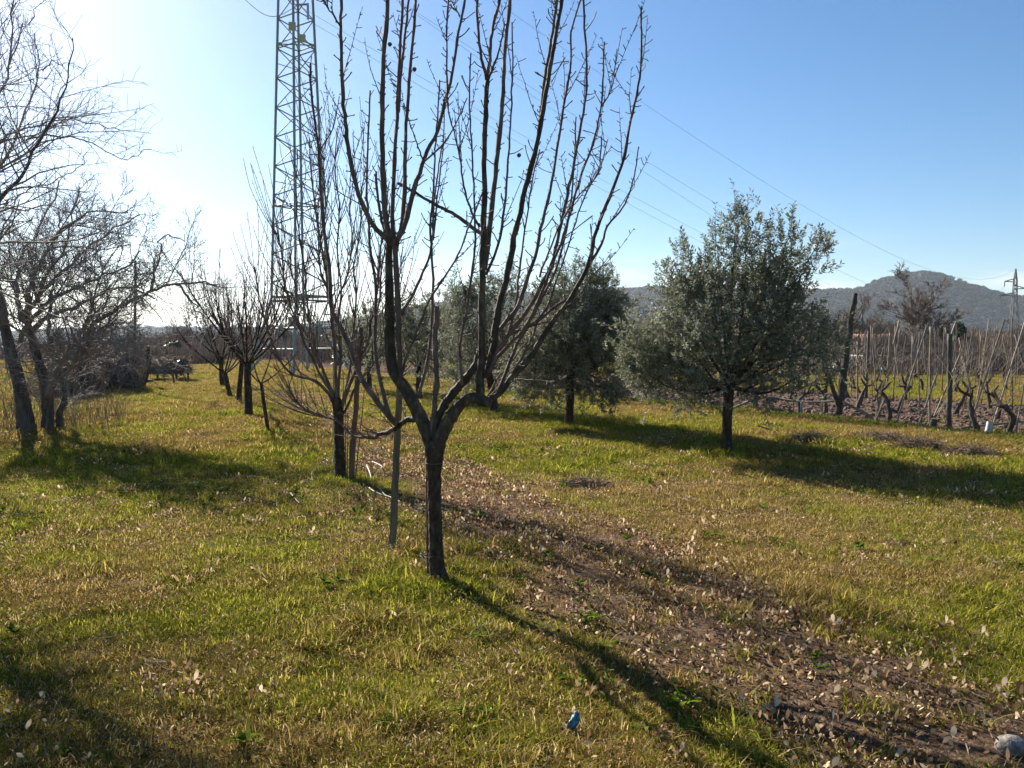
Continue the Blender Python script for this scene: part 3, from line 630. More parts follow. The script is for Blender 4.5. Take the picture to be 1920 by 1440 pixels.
# dry mummified fruits and ties on the nearest tree
import bmesh
def ball(name, r, seed=0, sq=1.0, j=0.1):
    bm = bmesh.new(); bmesh.ops.create_icosphere(bm, subdivisions=2, radius=r); q = random.Random(seed)
    for v in bm.verts: v.co *= q.uniform(1 - j, 1 + j); v.co.z *= sq
    me = bpy.data.meshes.new(name); bm.to_mesh(me); bm.free()
    for p in me.polygons: p.use_smooth = True
    return me
for (a, b_, d, lb) in ((731, 83, .06, 'small shrivelled dark fruit stuck to the thick upright shoot near the top of the tree'), (777, 130, -.1, 'small shrivelled dark fruit on the slim shoot near the top of the tree'), (973, 291, -.1, 'round shrivelled fruit hanging between the right-hand shoots')):
    o = obj('dried_fruit', ball('dried_fruit', 0.014), M['vine'], loc=px(a, b_, 5.3 + d)); tag(o, lb, 'dried fruit', 'dried fruits left on the nearest tree')
def ring(c, r, t, mat, parent, name, tilt=0.1):
    tb = Tubes(); a = np.linspace(0, TAU, 25); P = np.stack([c[0] + r * np.cos(a), c[1] + r * np.sin(a), c[2] + tilt * r * np.cos(a)], 1); tb.add(P, np.full(25, t), 6)
    return obj(name, tb.mesh(name), mat, parent)
c = px(811, 1040, 5.28)
t = thing('string_tie', 'pale green string tying the nearest trunk to its thin stake', 'string', loc=c)
ring((0.005, 0.01, 0), 0.060, 0.0016, M['evergreen'], t, 'loop', 0.2); ring((0.005, 0.01, 0.012), 0.061, 0.0016, M['evergreen'], t, 'loop', -0.1)
tb = Tubes(); tb.add(spline([(-0.05, -0.035, 0.0), (-0.075, -0.04, 0.02), (-0.055, -0.05, -0.02), (-0.03, -0.06, -0.03)], 12), np.full(12, 0.0022), 6); obj('knot', tb.mesh('knot'), M['tie'], t)
c = px(814, 868, 5.3); t = obj('tree_tie', None) if False else None
o = ring((0, 0, 0), 0.056, 0.004, M['post'], None, 'tree_tie', 0.02); o.location = c; tag(o, 'dark green band round the nearest trunk just below its fork', 'tie')

def stake(name, label, bx, by, tx, ty, Y, r_px, mat, square=False, group=None, dY=0.0, top_r=None, cat='stake'):
    b0 = px(bx, by, Y); b0.z = gzf(b0.x, b0.y) - 0.08; t_ = px(tx, ty, Y + dY); r = r_px * Y / F
    n = 14; P = np.linspace(np.array(b0), np.array(t_), n) - np.array(b0); P[1:-1] += RNG.normal(0, r * 0.12, (n - 2, 3))
    tb = Tubes(); tb.add(P, np.linspace(r, top_r * Y / F if top_r else r * 0.85, n) * (1.25 if square else 1), 4 if square else 9)
    me = tb.mesh(name, 0.02 if square else 0.06, True)
    if square: me.polygons.foreach_set('use_smooth', np.zeros(len(me.polygons), bool))
    o = obj(name, me, mat, loc=b0); tag(o, label, cat, group); return o
stake('square_stake', 'square grey-green wooden stake just left of the nearest trunk', 735, 1034, 751, 690, 6.15, 5.6, M['darkstake'], True)
stake('thin_stake', 'thin dark stake tied against the left side of the nearest trunk', 803, 1062, 800, 862, 5.36, 3.2, M['redstake'])

# second fruit tree of the row
trunk2 = [(640, 908, 16), (638, 890, 11), (637, 860, 9.5), (636, 820, 9), (635, 780, 9), (632, 757, 9.5), (630, 745, 8)]
B2 = [
 (7, 2, 0, .3, [(630, 762), (611, 730), (585, 712), (552, 703), (530, 683), (517, 659), (500, 610), (486, 560), (478, 500)]),
 (6, 2, 0, -.3, [(628, 755), (618, 728), (602, 705), (585, 670), (569, 638), (552, 590), (535, 545), (528, 480), (520, 430), (512, 370)]),
 (6, 2, 0, .2, [(628, 755), (621, 728), (600, 680), (583, 621), (575, 560), (570, 500), (560, 430), (556, 350), (558, 280)]),
 (7, 2.2, 0, -.1, [(632, 755), (630, 720), (628, 660), (622, 600), (616, 540), (604, 470), (592, 400), (584, 330), (580, 260)]),
 (6, 2, 0, .3, [(636, 765), (634, 720), (640, 660), (634, 600), (640, 540), (632, 470), (636, 400), (628, 320), (632, 240)]),
 (7, 2.2, 0, -.3, [(640, 768), (652, 730), (663, 704), (677, 670), (690, 638), (698, 590), (708, 540), (712, 480), (722, 410), (730, 340)]),
 (6, 2, 0, .5, [(640, 765), (655, 700), (660, 640), (668, 560), (664, 500), (676, 430), (678, 360), (690, 290)]),
 (5, 1.8, 0, -.5, [(644, 775), (668, 725), (695, 690), (722, 650), (738, 600), (745, 540), (757, 480)]),
 (4, 1.6, 0, .2, [(634, 790), (610, 782), (590, 778), (565, 762), (548, 741), (540, 715)]),
 (4, 1.6, .1, .4, [(600, 690), (580, 640), (560, 600), (556, 540), (545, 500), (546, 440)]),
 (4, 1.6, .1, .1, [(622, 600), (632, 560), (650, 520), (660, 450), (655, 380), (660, 300)]),
 (4, 1.6, -.1, -.5, [(616, 545), (604, 520), (598, 470), (610, 400), (606, 320), (612, 250)]),
]
tree2 = make_traced_tree('second bare fruit tree of the row, bushy upright crown between two stakes', 'bare fruit trees in a row on the grass', trunk2, B2, 9.3,
                         (M['bark'], M['bark'], M['shoot']), 0.085, 0.03, extra=420, seed=4, thin=0.5)
stake('wooden_stake', 'upright dark stake touching the left of the second fruit tree trunk', 630, 898, 628, 610, 9.45, 4.5, M['stake'])
stake('leaning_stake', 'reddish stake leaning right beside the second fruit tree', 657, 906, 676, 615, 9.2, 5.5, M['redstake'])
# suckers from its foot
for i in range(7):
    stake('sucker', None, 644 + i * 3.5, 902, 646 + i * 5.5 + RNG.uniform(-8, 8), RNG.uniform(690, 780), 9.3, 1.2, M['shoot'], top_r=0.7, cat=None)
    s_ = bpy.context.scene.collection.objects[-1]; s_.parent = tree2; s_.location = s_.location - tree2.location; s_.name = 'sucker'

def vase_tree(name, label, loc, H, th, r, nsc, seed, mat=None, group=None, spread=0.55, extra=60, lean=0.0, rmin=0.004, shoots=5, gap=0.1, sp=True):
    global RNG; keep = RNG; RNG = np.random.default_rng(seed)
    root = thing(name, label, 'tree', group, loc=(loc[0], loc[1], gzf(loc[0], loc[1])))
    mat = mat or M['bark']
    P = wander((0, 0, -0.05), (lean, 0, 1), th, 9, 0.03, 0.0); R = np.linspace(r * 1.25, r, 9); R[0] *= 1.3; R[-1] *= 1.1
    tb = Tubes(); tb.add(P, R, 10); obj('trunk', tb.mesh('trunk', 0.05, True), mat, root)
    t2 = Tubes()
    for i in range(nsc):
        a = i / nsc * TAU + RNG.uniform(-0.3, 0.3); d = np.array([math.cos(a), math.sin(a), RNG.uniform(0.5, 1.1)])
        L = (H - th) * RNG.uniform(0.8, 1.05); q = wander(P[-1] * 0.98, d, L, 12, 0.05, 0.13 / spread * 0.45); rr = np.linspace(r * 0.42, max(rmin, r * 0.08), 12)
        b = Tubes(); b.add(q, rr, 8); obj('branch', b.mesh('branch', 0.05), mat, root)
        for k in range(shoots):
            j = RNG.integers(3, 10); dd = unit(q[j] - q[j - 1]) + perp(unit(q[j] - q[j - 1])) * 0.6 + np.array([0, 0, 0.5])
            s_ = wander(q[j], dd, L * RNG.uniform(0.3, 0.65), 8, 0.05, 0.12); sr = np.linspace(min(rr[j] * 0.6, 0.012), rmin * 0.8, 8)
            t2.add(s_, sr, 4); 
            if sp: spurs(t2, s_, sr, gap, 0.04, rmin=rmin * 0.6)
            for kk in range(2):
                j2 = RNG.integers(2, 7); d3 = unit(s_[j2] - s_[j2 - 1]) + perp(unit(s_[j2] - s_[j2 - 1])) * 0.7 + np.array([0, 0, 0.2])
                s3 = wander(s_[j2], d3, L * RNG.uniform(0.12, 0.35), 6, 0.07, 0.06); t2.add(s3, np.linspace(rmin, rmin * 0.6, 6), 3)
        if sp: spurs(t2, q, rr, gap, 0.05, rmin=rmin * 0.6)
    obj('twigs', t2.mesh('twigs'), M['shoot'] if sp else M['twig'], root, stuff=True); RNG = keep
    return root
RG = 'bare fruit trees in a row on the grass'
def at_px(x, y): p = ground_px(x, y); return (p.x, p.y)
vase_tree('young_fruit_tree', 'young bare sapling with thin slanting trunk in front of the vase-shaped trees', at_px(504, 815), 2.55, 0.95, 0.028, 4, 11, group=RG, lean=-0.13, shoots=4, rmin=0.004)
vase_tree('fruit_tree', 'third full-sized bare fruit tree of the row, wide vase crown left of the lattice tower', at_px(467, 780), 3.6, 1.15, 0.07, 9, 12, group=RG, spread=0.62, lean=-0.05, shoots=7, rmin=0.005)
vase_tree('fruit_tree', 'bare fruit tree with slim straight trunk just behind the wide vase crown', at_px(448, 757), 3.0, 1.3, 0.055, 6, 13, group=RG, shoots=5, rmin=0.006)
vase_tree('fruit_tree', 'bare fruit tree with forked slanting trunk farther down the row', at_px(432, 742), 3.3, 0.75, 0.06, 7, 14, group=RG, lean=-0.15, shoots=6, rmin=0.007)
vase_tree('fruit_tree', 'farthest bare fruit tree visible in the row beside the dry track', at_px(417, 724), 3.2, 1.0, 0.07, 7, 15, group=RG, spread=0.7, shoots=6, rmin=0.008)

# ------------------------------------------------------------------ big unpruned trees on the left
trunkL = [(50, 822, 22), (48, 800, 17), (44, 760, 13), (34, 710, 11), (20, 660, 10), (6, 600, 8), (-5, 550, 5)]
BL = [
 (19, 11, 0.2, .2, [(88, 822), (90, 770), (84, 720), (70, 670), (55, 620), (48, 580)]),
 (10, 3.4, 0.1, -1.2, [(88, 745), (104, 705), (125, 668), (150, 638), (177, 608), (208, 587), (236, 567), (270, 552), (307, 537), (348, 531), (375, 531), (407, 534)]),
 (5, 1.6, -.8, -.8, [(283, 546), (292, 505), (300, 470), (302, 450), (318, 440), (345, 452)]),
 (4, 1.2, -.8, -1.4, [(330, 534), (350, 552), (368, 580), (390, 610), (410, 640)]),
 (4, 1.2, -.8, -1.6, [(200, 590), (212, 620), (220, 655), (240, 690), (255, 700)]),
 (8, 2, .1, .9, [(50, 590), (75, 552), (110, 515), (150, 480), (185, 450), (225, 425), (262, 402)]),
 (8, 2, .1, -1, [(48, 585), (60, 530), (85, 480), (120, 430), (160, 400), (200, 395), (240, 398)]),
 (8, 2, .1, 1.4, [(40, 600), (30, 540), (40, 480), (70, 430), (95, 380), (110, 340)]),
 (8, 2, .1, -1.6, [(38, 640), (60, 600), (95, 565), (140, 540), (190, 520), (235, 500), (262, 470)]),
 (7, 2, .1, 1, [(10, 600), (0, 540), (-10, 480), (10, 420), (30, 370)]),
 (7, 2, .1, -1.4, [(15, 620), (-20, 560), (-50, 500), (-80, 440), (-90, 380)]),
 (6, 1.8, .1, -2, [(95, 730), (130, 690), (150, 650), (190, 640), (230, 650), (262, 660)]),
 (8, 2.5, .1, .5, [(60, 620), (100, 590), (150, 575), (200, 545), (250, 540), (290, 560)]),
 (5, 1.8, .1, -.6, [(75, 552), (95, 500), (125, 455), (135, 400), (150, 350)]),
 (12, 5, 0.3, .6, [(108, 812), (112, 780), (118, 745), (112, 700), (100, 650), (90, 600), (100, 540)]),
 (7, 2.5, 0, 1.5, [(35, 690), (0, 650), (-40, 620), (-90, 600), (-140, 590)]),
]
treeL = make_traced_tree('large unpruned bare tree at the left edge with a long limb reaching right', 'overgrown bare trees on the left', trunkL, BL, 14.5,
                         (M['midbark'], M['midbark'], M['glare_twig']), 0.055, 0.06, extra=0, seed=5, twig_levels=3, thin=0.6)
trunkU = [(-250, 970, 30), (-245, 840, 22), (-235, 700, 19), (-215, 600, 16), (-190, 520, 12)]
BU = [
 (15, 2.4, 0, -.4, [(-205, 560), (-140, 480), (-70, 425), (0, 378), (35, 335), (59, 295), (85, 245), (112, 195), (126, 130), (136, 71)]),
 (12, 2.2, 0, .3, [(-190, 530), (-120, 430), (-60, 370), (0, 320), (18, 280), (35, 236), (58, 180), (77, 136), (70, 95), (65, 62)]),
 (11, 2.6, 0, -.1, [(-190, 520), (-120, 380), (-60, 270), (0, 177), (14, 140), (24, 106), (24, 60), (25, 0), (30, -50)]),
 (5, 1.6, .1, -.3, [(-60, 330), (-25, 290), (6, 262), (40, 245), (77, 232), (110, 226), (142, 226), (185, 236), (224, 243)]),
 (4, 1.4, .1, -.2, [(50, 262), (77, 256), (120, 256), (159, 262), (198, 282), (236, 297), (284, 280)]),
 (4, 1.4, .1, .1, [(-20, 400), (30, 370), (60, 352), (100, 340), (130, 325), (150, 300), (163, 285)]),
 (3, 1.2, .1, -.2, [(18, 120), (40, 60), (60, 30), (85, 0)]),
 (3, 1.2, .1, -.2, [(77, 130), (100, 118), (128, 118)]),
 (6, 1.8, 0, .6, [(-120, 440), (-60, 400), (-10, 390), (40, 395), (90, 385), (140, 400)]),
 (14, 4, 0, -1.5, [(-190, 520), (-200, 400), (-180, 250), (-150, 100), (-160, -60), (-150, -200)]),
 (12, 4, 0, 1.5, [(-200, 540), (-280, 430), (-330, 300), (-360, 100), (-350, -80)]),
 (10, 3, 0, -2.4, [(-195, 540), (-150, 500), (-60, 520), (-120, 300), (-100, 120)]),
 (8, 3, 0, -1.5, [(-120, 380), (-90, 250), (-50, 120), (-60, 0), (-40, -120)]),
]
treeU = make_traced_tree('nearer bare tree whose pale knotty branches enter at the top left corner', 'overgrown bare trees on the left', trunkU, BU, 8.0,
                         (M['midbark'], M['midbark'], M['glare_twig']), 0.05, 0.035, extra=0, seed=6, twig_levels=2, thin=0.5)

# ------------------------------------------------------------------ olive trees
def leaves_on(twP, twD, n_per, L, W, r):
    """pairs of narrow leaves along straight sprigs; returns verts, tris, value"""
    m = len(twP); k = n_per
    s = (np.arange(k) + 0.5) / k; s = np.tile(s, (m, 1)) + r.normal(0, 0.03, (m, k))
    sl = np.linalg.norm(twD, axis=1)[:, None]; d = twD / np.maximum(sl, 1e-9)
    base = twP[:, None, :] + twD[:, None, :] * s[..., None]
    rnd = r.normal(0, 1, (m, k, 3)); rnd -= (rnd * d[:, None, :]).sum(2, keepdims=True) * d[:, None, :]; rnd /= np.linalg.norm(rnd, axis=2, keepdims=True)
    ld = d[:, None, :] * r.uniform(0.3, 1.0, (m, k, 1)) + rnd * 0.85; ld /= np.linalg.norm(ld, axis=2, keepdims=True)
    side = np.cross(ld, r.normal(0, 1, (m, k, 3))); side /= np.maximum(np.linalg.norm(side, axis=2, keepdims=True), 1e-9)
    l_ = (L * r.uniform(0.65, 1.2, (m, k, 1))); w_ = W * r.uniform(0.7, 1.2, (m, k, 1))
    V = np.stack([base, base + ld * l_ * 0.45 + side * w_ * 0.5, base + ld * l_, base + ld * l_ * 0.45 - side * w_ * 0.5], 2).reshape(-1, 3)
    o = (np.arange(m * k) * 4)[:, None]; T = np.concatenate([o + np.array([0, 1, 2]), o + np.array([0, 2, 3])])
    v = np.clip(np.repeat(r.random(m), k) * 0.5 + r.random(m * k) * 0.6, 0, 1)
    return V, T, np.repeat(v, 4)
def olive_tree(label, base_px, lobes, Y, nsp, seed, trunk_px, leafL=0.066, leafW=0.019, npl=22, mat='olive'):
    """lobes: (px, py, rx px, ry px, depth offset m, share) of the crown"""
    global RNG; keep = RNG; RNG = np.random.default_rng(seed); r = RNG
    b0 = px(base_px[0], base_px[1], Y); b0.z = gzf(b0.x, b0.y); root = thing('olive_tree', label, 'tree', 'olive trees on the grass', loc=b0); inv = np.array(b0)
    P, R = traced(trunk_px, Y, Y, 14); P[0, 2] = b0.z - 0.05; tb = Tubes(); tb.add(P - inv, R, 12); obj('trunk', tb.mesh('trunk', 0.09, True), M['bark'], root)
    top = P[-1] - inv; tw = Tubes(); AP = []; AD = []
    lobes = [(a, b + 24 if b < 530 and Y < 14 else b, c, d * (0.85 if b < 530 else 1), e, f * (0.7 if b < 530 else 1)) for a, b, c, d, e, f in lobes]
    tot = sum(l[5] * l[2] * l[3] for l in lobes)
    for (lx, ly, rx, ry, dY, share) in lobes:
        c = np.array(px(lx, ly, Y + dY)) - inv; ra = np.array([rx, rx * 0.9, ry]) * Y / F
        mid = top * 0.5 + c * 0.5 + np.array([0, 0, -0.1]) + rv(s=0.06); q = spline([top, mid, c], 9); rr = np.linspace(R[-1] * 0.34, 0.006, 9)
        t = Tubes(); t.add(q, rr, 7); obj('branch', t.mesh('branch', 0.05), M['bark'], root)
        n = max(12, int(nsp * share * rx * ry / tot))
        # clumps inside the lobe, then sprigs round every clump, so that gaps stay open between them
        nc = max(4, n // 24); dirs = r.normal(0, 1, (nc, 3)); dirs /= np.linalg.norm(dirs, axis=1, keepdims=True)
        cc = c + dirs * ra * 1.0 * (r.random((nc, 1)) ** 0.4)
        for k in range(nc):
            j = r.integers(4, 9); qq = spline([q[j], (q[j] + cc[k]) / 2 + rv(s=0.04) + np.array([0, 0, -0.04]), cc[k]], 6); tw.add(qq, np.linspace(0.008, 0.003, 6), 3)
        ci = r.integers(0, nc, n); cs = min(0.19, ra.min() * 0.5)
        p = cc[ci] + r.normal(0, cs, (n, 3)); out = p - (c * 0.7 + top * 0.3); out /= np.linalg.norm(out, axis=1, keepdims=True)
        d = out * 0.6 + r.normal(0, 0.45, (n, 3)) + np.array([0, 0, 0.45]); d /= np.linalg.norm(d, axis=1, keepdims=True)
        d *= r.uniform(0.12, 0.30, (n, 1)); AP.append(p); AD.append(d)
        for k in range(0, n, 2): tw.add(np.array([cc[ci[k]] * 0.4 + p[k] * 0.6, p[k], p[k] + d[k]]), [0.004, 0.003, 0.0015], 3)
        ns = max(3, n // 22)                          # long sprigs that break the outline
        pp = c + out[:ns] * ra * 0.95; dd = out[:ns] * 0.3 + r.normal(0, 0.12, (ns, 3)) + np.array([0, 0, 0.75]); dd *= r.uniform(0.14, 0.38, (ns, 1)); AP.append(pp); AD.append(dd)
        for k in range(ns): tw.add(np.array([pp[k] - dd[k] * 0.6, pp[k], pp[k] + dd[k]]), [0.005, 0.004, 0.0015], 3)
    V, T, v = leaves_on(np.concatenate(AP), np.concatenate(AD), npl, leafL, leafW, r)
    me = mk_mesh('leaves', V, None, T, smooth=False, attrs={'rnd': v}); obj('leaves', me, M[mat], root, stuff=True)
    obj('twigs', tw.mesh('twigs'), M['graybark'], root, stuff=True); RNG = keep
    return root
O1 = [(1372, 478, 62, 62, 0, 1.1), (1306, 505, 52, 48, .1, 1), (1400, 412, 34, 40, 0, .5), (1455, 455, 56, 44, 0, .9), (1512, 466, 34, 32, -.1, .6), (1275, 545, 44, 34, 0, .8),
      (1330, 575, 66, 52, -.2, 1.2), (1420, 560, 70, 60, .2, 1.1), (1480, 560, 46, 44, 0, .8), (1236, 640, 60, 48, .2, 1), (1205, 670, 40, 50, 0, .9), (1300, 660, 80, 58, -.2, 1.3), (1390, 655, 80, 60, .1, 1.2),
      (1475, 640, 64, 52, -.1, 1.1), (1535, 650, 36, 46, 0, .9), (1215, 702, 40, 40, 0, .8), (1275, 725, 62, 36, 0, 1), (1350, 715, 60, 34, -.3, .8), (1440, 710, 58, 36, .1, .9), (1510, 700, 40, 34, 0, .7), (1290, 455, 22, 24, 0, .25), (1345, 440, 24, 26, 0, .35), (1480, 420, 24, 26, 0, .35), (1530, 440, 16, 18, 0, .2), (1380, 395, 16, 24, 0, .2)]
olive_tree('largest olive tree, full grey-green crown on a short trunk, nearest the vineyard', (1363, 852), O1, 11.6, 2900, 101,
           [(1363, 858, 15), (1362, 845, 12), (1363, 815, 9.5), (1364, 780, 9), (1366, 745, 9.5), (1368, 725, 10)])
O2 = [(1080, 560, 56, 44, 0, 1), (1120, 520, 36, 34, 0, .5), (1140, 600, 40, 44, 0, 1.2), (1040, 590, 50, 50, .2, 1.1), (1090, 640, 70, 50, -.2, 1.3), (1150, 660, 30, 50, 0, .9), (1020, 665, 50, 46, 0, 1), (1065, 700, 60, 40, .2, .9),
      (1125, 710, 44, 36, 0, .8), (1010, 730, 34, 36, -.3, .7), (1060, 520, 24, 28, 0, .35), (975, 700, 30, 40, -.2, .6), (1145, 740, 26, 20, 0, .4)]
olive_tree('dark second olive tree standing between the nearest fruit tree and the largest olive', (1067, 799), O2, 15.0, 2900, 102,
           [(1068, 802, 12), (1067, 790, 9), (1068, 760, 8), (1069, 720, 8), (1070, 680, 8)], leafL=0.075, leafW=0.019)
O3 = [(900, 590, 50, 46, 0, 1), (860, 560, 28, 30, 0, .5), (945, 570, 36, 36, 0, .7), (860, 640, 52, 44, 0, 1), (930, 650, 56, 46, .2, 1.1), (890, 700, 56, 34, 0, .9), (960, 700, 32, 36, 0, .7), (950, 530, 20, 26, 0, .3), (905, 545, 26, 26, 0, .4)]
olive_tree('third olive tree, seen through the limbs of the nearest fruit tree', (925, 772), O3, 18.5, 1300, 103, [(926, 774, 10), (925, 760, 8), (922, 730, 7), (915, 690, 6)], leafL=0.09, leafW=0.024, npl=16)
O4 = [(770, 600, 46, 40, 0, 1), (810, 625, 44, 42, 0, 1), (745, 640, 46, 40, 0, 1), (790, 670, 50, 34, 0, 1), (740, 580, 26, 26, 0, .4), (820, 580, 24, 28, 0, .4)]
olive_tree('fourth olive tree, small crown behind the left limb of the nearest fruit tree', (785, 742), O4, 22.5, 900, 104, [(786, 746, 8), (785, 730, 6), (785, 690, 5)], leafL=0.10, leafW=0.028, npl=14)
O5 = [(690, 610, 36, 34, 0, 1), (720, 635, 34, 34, 0, 1), (668, 645, 34, 32, 0, 1), (700, 670, 36, 24, 0, .8)]
olive_tree('farthest olive tree of the row, near the lattice tower', (692, 728), O5, 26.5, 600, 105, [(692, 732, 7), (692, 715, 5), (692, 680, 4)], leafL=0.12, leafW=0.033, npl=12)

# ------------------------------------------------------------------ lattice tower and far pylon
UNIT = {}
def bar(name, a, b, r, mat, parent, sides=4, rot=math.pi / 4):
    """one straight steel member; alike members share the mesh"""
    key = (sides, mat.name)
    if key not in UNIT:
        tb = Tubes(); tb.add(np.array([[0, 0, 0], [0, 0, 1.]]), [1, 1], sides); me = tb.mesh('member', 0, True); me.materials.append(mat)
        me.polygons.foreach_set('use_smooth', np.zeros(len(me.polygons), bool)); UNIT[key] = me
    a = Vector(a); b = Vector(b); d = b - a; o = bpy.data.objects.new(name, UNIT[key]); COL.objects.link(o)
    if parent is not None: o.parent = parent
    q = d.to_track_quat('Z', 'Y'); o.matrix_local = Matrix.LocRotScale(a, q, Vector((r, r, d.length))); return o
def lattice(root, levels, phase, rl, rb, mat, nsec, legs_stuff=None):
    def node(z, c):
        zs = [l[0] for l in levels]; rs = [l[1] for l in levels]; r = float(np.interp(z, zs, rs)); a = phase + c * math.pi / 2
        return Vector((r * math.cos(a), r * math.sin(a), z))
    for c in range(4):
        for i in range(len(levels) - 1): bar('leg', node(levels[i][0], c), node(levels[i + 1][0], c), rl, mat, root)
        z0, z1 = levels[nsec][0], levels[-1][0]; n = int((z1 - z0) / 0.70); 
        for k in range(n):
            za = z0 + (z1 - z0) * k / n; zb = z0 + (z1 - z0) * (k + 1) / n; p = (k + c) % 2
            bar('brace', node(za, c + p), node(zb, c + 1 - p), rb, mat, root)
            if k % 2 == 0 and c % 2 == 0 : bar('brace', node(za, c + 1 - p), node(za, c + p), rb * 0.7, mat, root) if k % 8 == 0 else None
    return node
TX, TY = px(564, 700, 40).x, 40.0
tower = thing('lattice_tower', 'tall narrow grey-green steel lattice power tower rising out of the picture', 'power tower', loc=(TX, TY, gzf(TX, TY)))
ph = math.radians(-90 + 7)
node = lattice(tower, [(-0.1, 2.5), (3.72, 1.36), (18.6, 0.80), (25.0, 0.72)], ph, 0.062, 0.030, M['steel'], 1)
for z in (3.55, 3.78):
    for c in range(4): bar('belt', node(z, c), node(z, c + 1), 0.05, M['steel'], tower)
for z in (8.2, 16.0):
    for c in range(4): bar('belt', node(z, c), node(z, c + 1), 0.035, M['steel'], tower)
    bar('belt', node(z, 0), node(z, 2), 0.03, M['steel'], tower); bar('belt', node(z, 1), node(z, 3), 0.03, M['steel'], tower)
for c in range(4):                                   # splayed foot: crossed struts, mid belt, low belt
    a0, b0_ = node(0.0, c), node(0.0, c + 1); a1, b1 = node(2.2, c), node(2.2, c + 1); a2, b2 = node(3.6, c), node(3.6, c + 1)
    m2 = (a1 + b1) / 2; bar('belt', a1, b1, 0.045, M['steel'], tower)
    bar('brace', a2, m2, 0.035, M['steel'], tower); bar('brace', b2, m2, 0.035, M['steel'], tower); bar('brace', m2, a0, 0.035, M['steel'], tower); bar('brace', m2, b0_, 0.035, M['steel'], tower)
    l1, r1_ = node(1.2, c), node(1.2, c + 1); bar('belt', l1, r1_, 0.028, M['steel'], tower)
    bar('brace', (a1 + a2) / 2, (a2 + m2) / 2, 0.022, M['steel'], tower); bar('brace', (b1 + b2) / 2, (b2 + m2) / 2, 0.022, M['steel'], tower)
for (a, b_, wd, hg, Yp, lb) in ((546, 612, 11, 18, 38.2, 'yellowish'), (548, 57, 13, 15, 39.0, 'pale'), (567, 79, 12, 14, 38.9, None)):
    p = px(a, b_, Yp); o = obj('warning_plate', box_mesh('warning_plate', wd * Yp / F, 0.03, hg * Yp / F, 0.004), M['yellow'], tower, loc=p - tower.location); o.rotation_euler = (0, 0, 0.25)
PY = 350.0; pp = px(1900, 640, PY)
pyl = thing('far_pylon', 'small faraway steel pylon with three staggered arms on the right horizon', 'pylon', loc=(pp.x, PY, 0))
nd = lattice(pyl, [(0, 2.4), (20, 1.0), (31, 0.25)], math.radians(30), 0.16, 0.09, M['steel'], 0) if False else None
def pylon(root):
    L = [(0, 2.6), (10, 1.7), (20, 1.05), (28, 0.8), (33, 0.1)]; 
    def nd(z, c):
        r = float(np.interp(z, [l[0] for l in L], [l[1] for l in L])); a = math.radians(35) + c * math.pi / 2; return Vector((r * math.cos(a), r * math.sin(a), z))
    for c in range(4):
        for i in range(4): bar('leg', nd(L[i][0], c), nd(L[i + 1][0], c), 0.2, M['pylon'], root)
        zz = np.linspace(0, 30, 13)
        for k in range(12): bar('brace', nd(zz[k], c + k % 2), nd(zz[k + 1], c + 1 - k % 2), 0.11, M['pylon'], root)
    out = []
    for z, sx in ((27.5, -4.6), (24.5, 4.6), (21.5, -6.2)):
        e = Vector((sx, 0, z)); bar('arm', (0, 0, z + 1.3), e, 0.2, M['pylon'], root); bar('arm', (0, 0, z - 0.2), e, 0.2, M['pylon'], root)
        bar('insulator', e, e - Vector((0, 0, 2.2)), 0.2, M['pylon'], root); out.append(pyl.location + e - Vector((0, 0, 2.2)))
    return out
ends = pylon(pyl)
ends.append(pyl.location + Vector((0, 0, 33)))
# crossarms above the frame and the conductors to the far pylon
ld = (Vector((pp.x, PY, 0)) - Vector((TX, TY, 0))).normalized(); pd = Vector((ld.y, -ld.x, 0))
wires = [(17.0, 0.9, 15.5, 0), (18.6, -1.0, 15.0, 1), (20.6, 1.3, 14, 2), (22.4, -1.3, 13, 0), (24.8, 0, 11, 3)]
wl = ['lowest power line sloping down to the right behind the fruit tree shoots', 'second lowest power line sloping down right across the sky', 'middle power line sloping down right above the olive tree', 'second highest power line across the blue sky', 'highest thin earth wire across the blue sky']
for (z, off, sag, e), lb in zip(wires, wl):
    p0 = Vector((TX, TY, z)) + pd * off; bar('crossarm', Vector((0, 0, z + 0.9)), Vector((0, 0, z + 0.7)) + pd * off * 1.02, 0.05, M['steel'], tower)
    bar('insulator', Vector((0, 0, z + 0.75)) + pd * off, Vector((0, 0, z)) + pd * off, 0.06, M['metal'], tower)
    p1 = Vector(ends[e]); t_ = np.linspace(0, 1, 60) ** 1.6; P = np.array(p0)[None] * (1 - t_[:, None]) + np.array(p1)[None] * t_[:, None]; P[:, 2] -= 4 * sag * t_ * (1 - t_)
    d = np.linalg.norm(P, axis=1); tb = Tubes(); tb.add(P - np.array(p0), 0.006 + d * 0.00008, 4); o = obj('power_line', tb.mesh('power_line'), M['wire'], loc=p0); tag(o, lb, 'power line', 'power lines')
# the line goes on behind the tower to the left
P = spline([np.array(px(562, 8, 40)), np.array(px(520, 30, 39)), np.array(px(490, 24, 38)), np.array(px(455, -5, 37))], 24)
tb = Tubes(); tb.add(P - P[0], np.full(24, 0.015), 4); o = obj('jumper_cable', tb.mesh('jumper_cable'), M['wire'], loc=P[0]); tag(o, 'short sagging cable curving left from the top of the tower', 'cable')

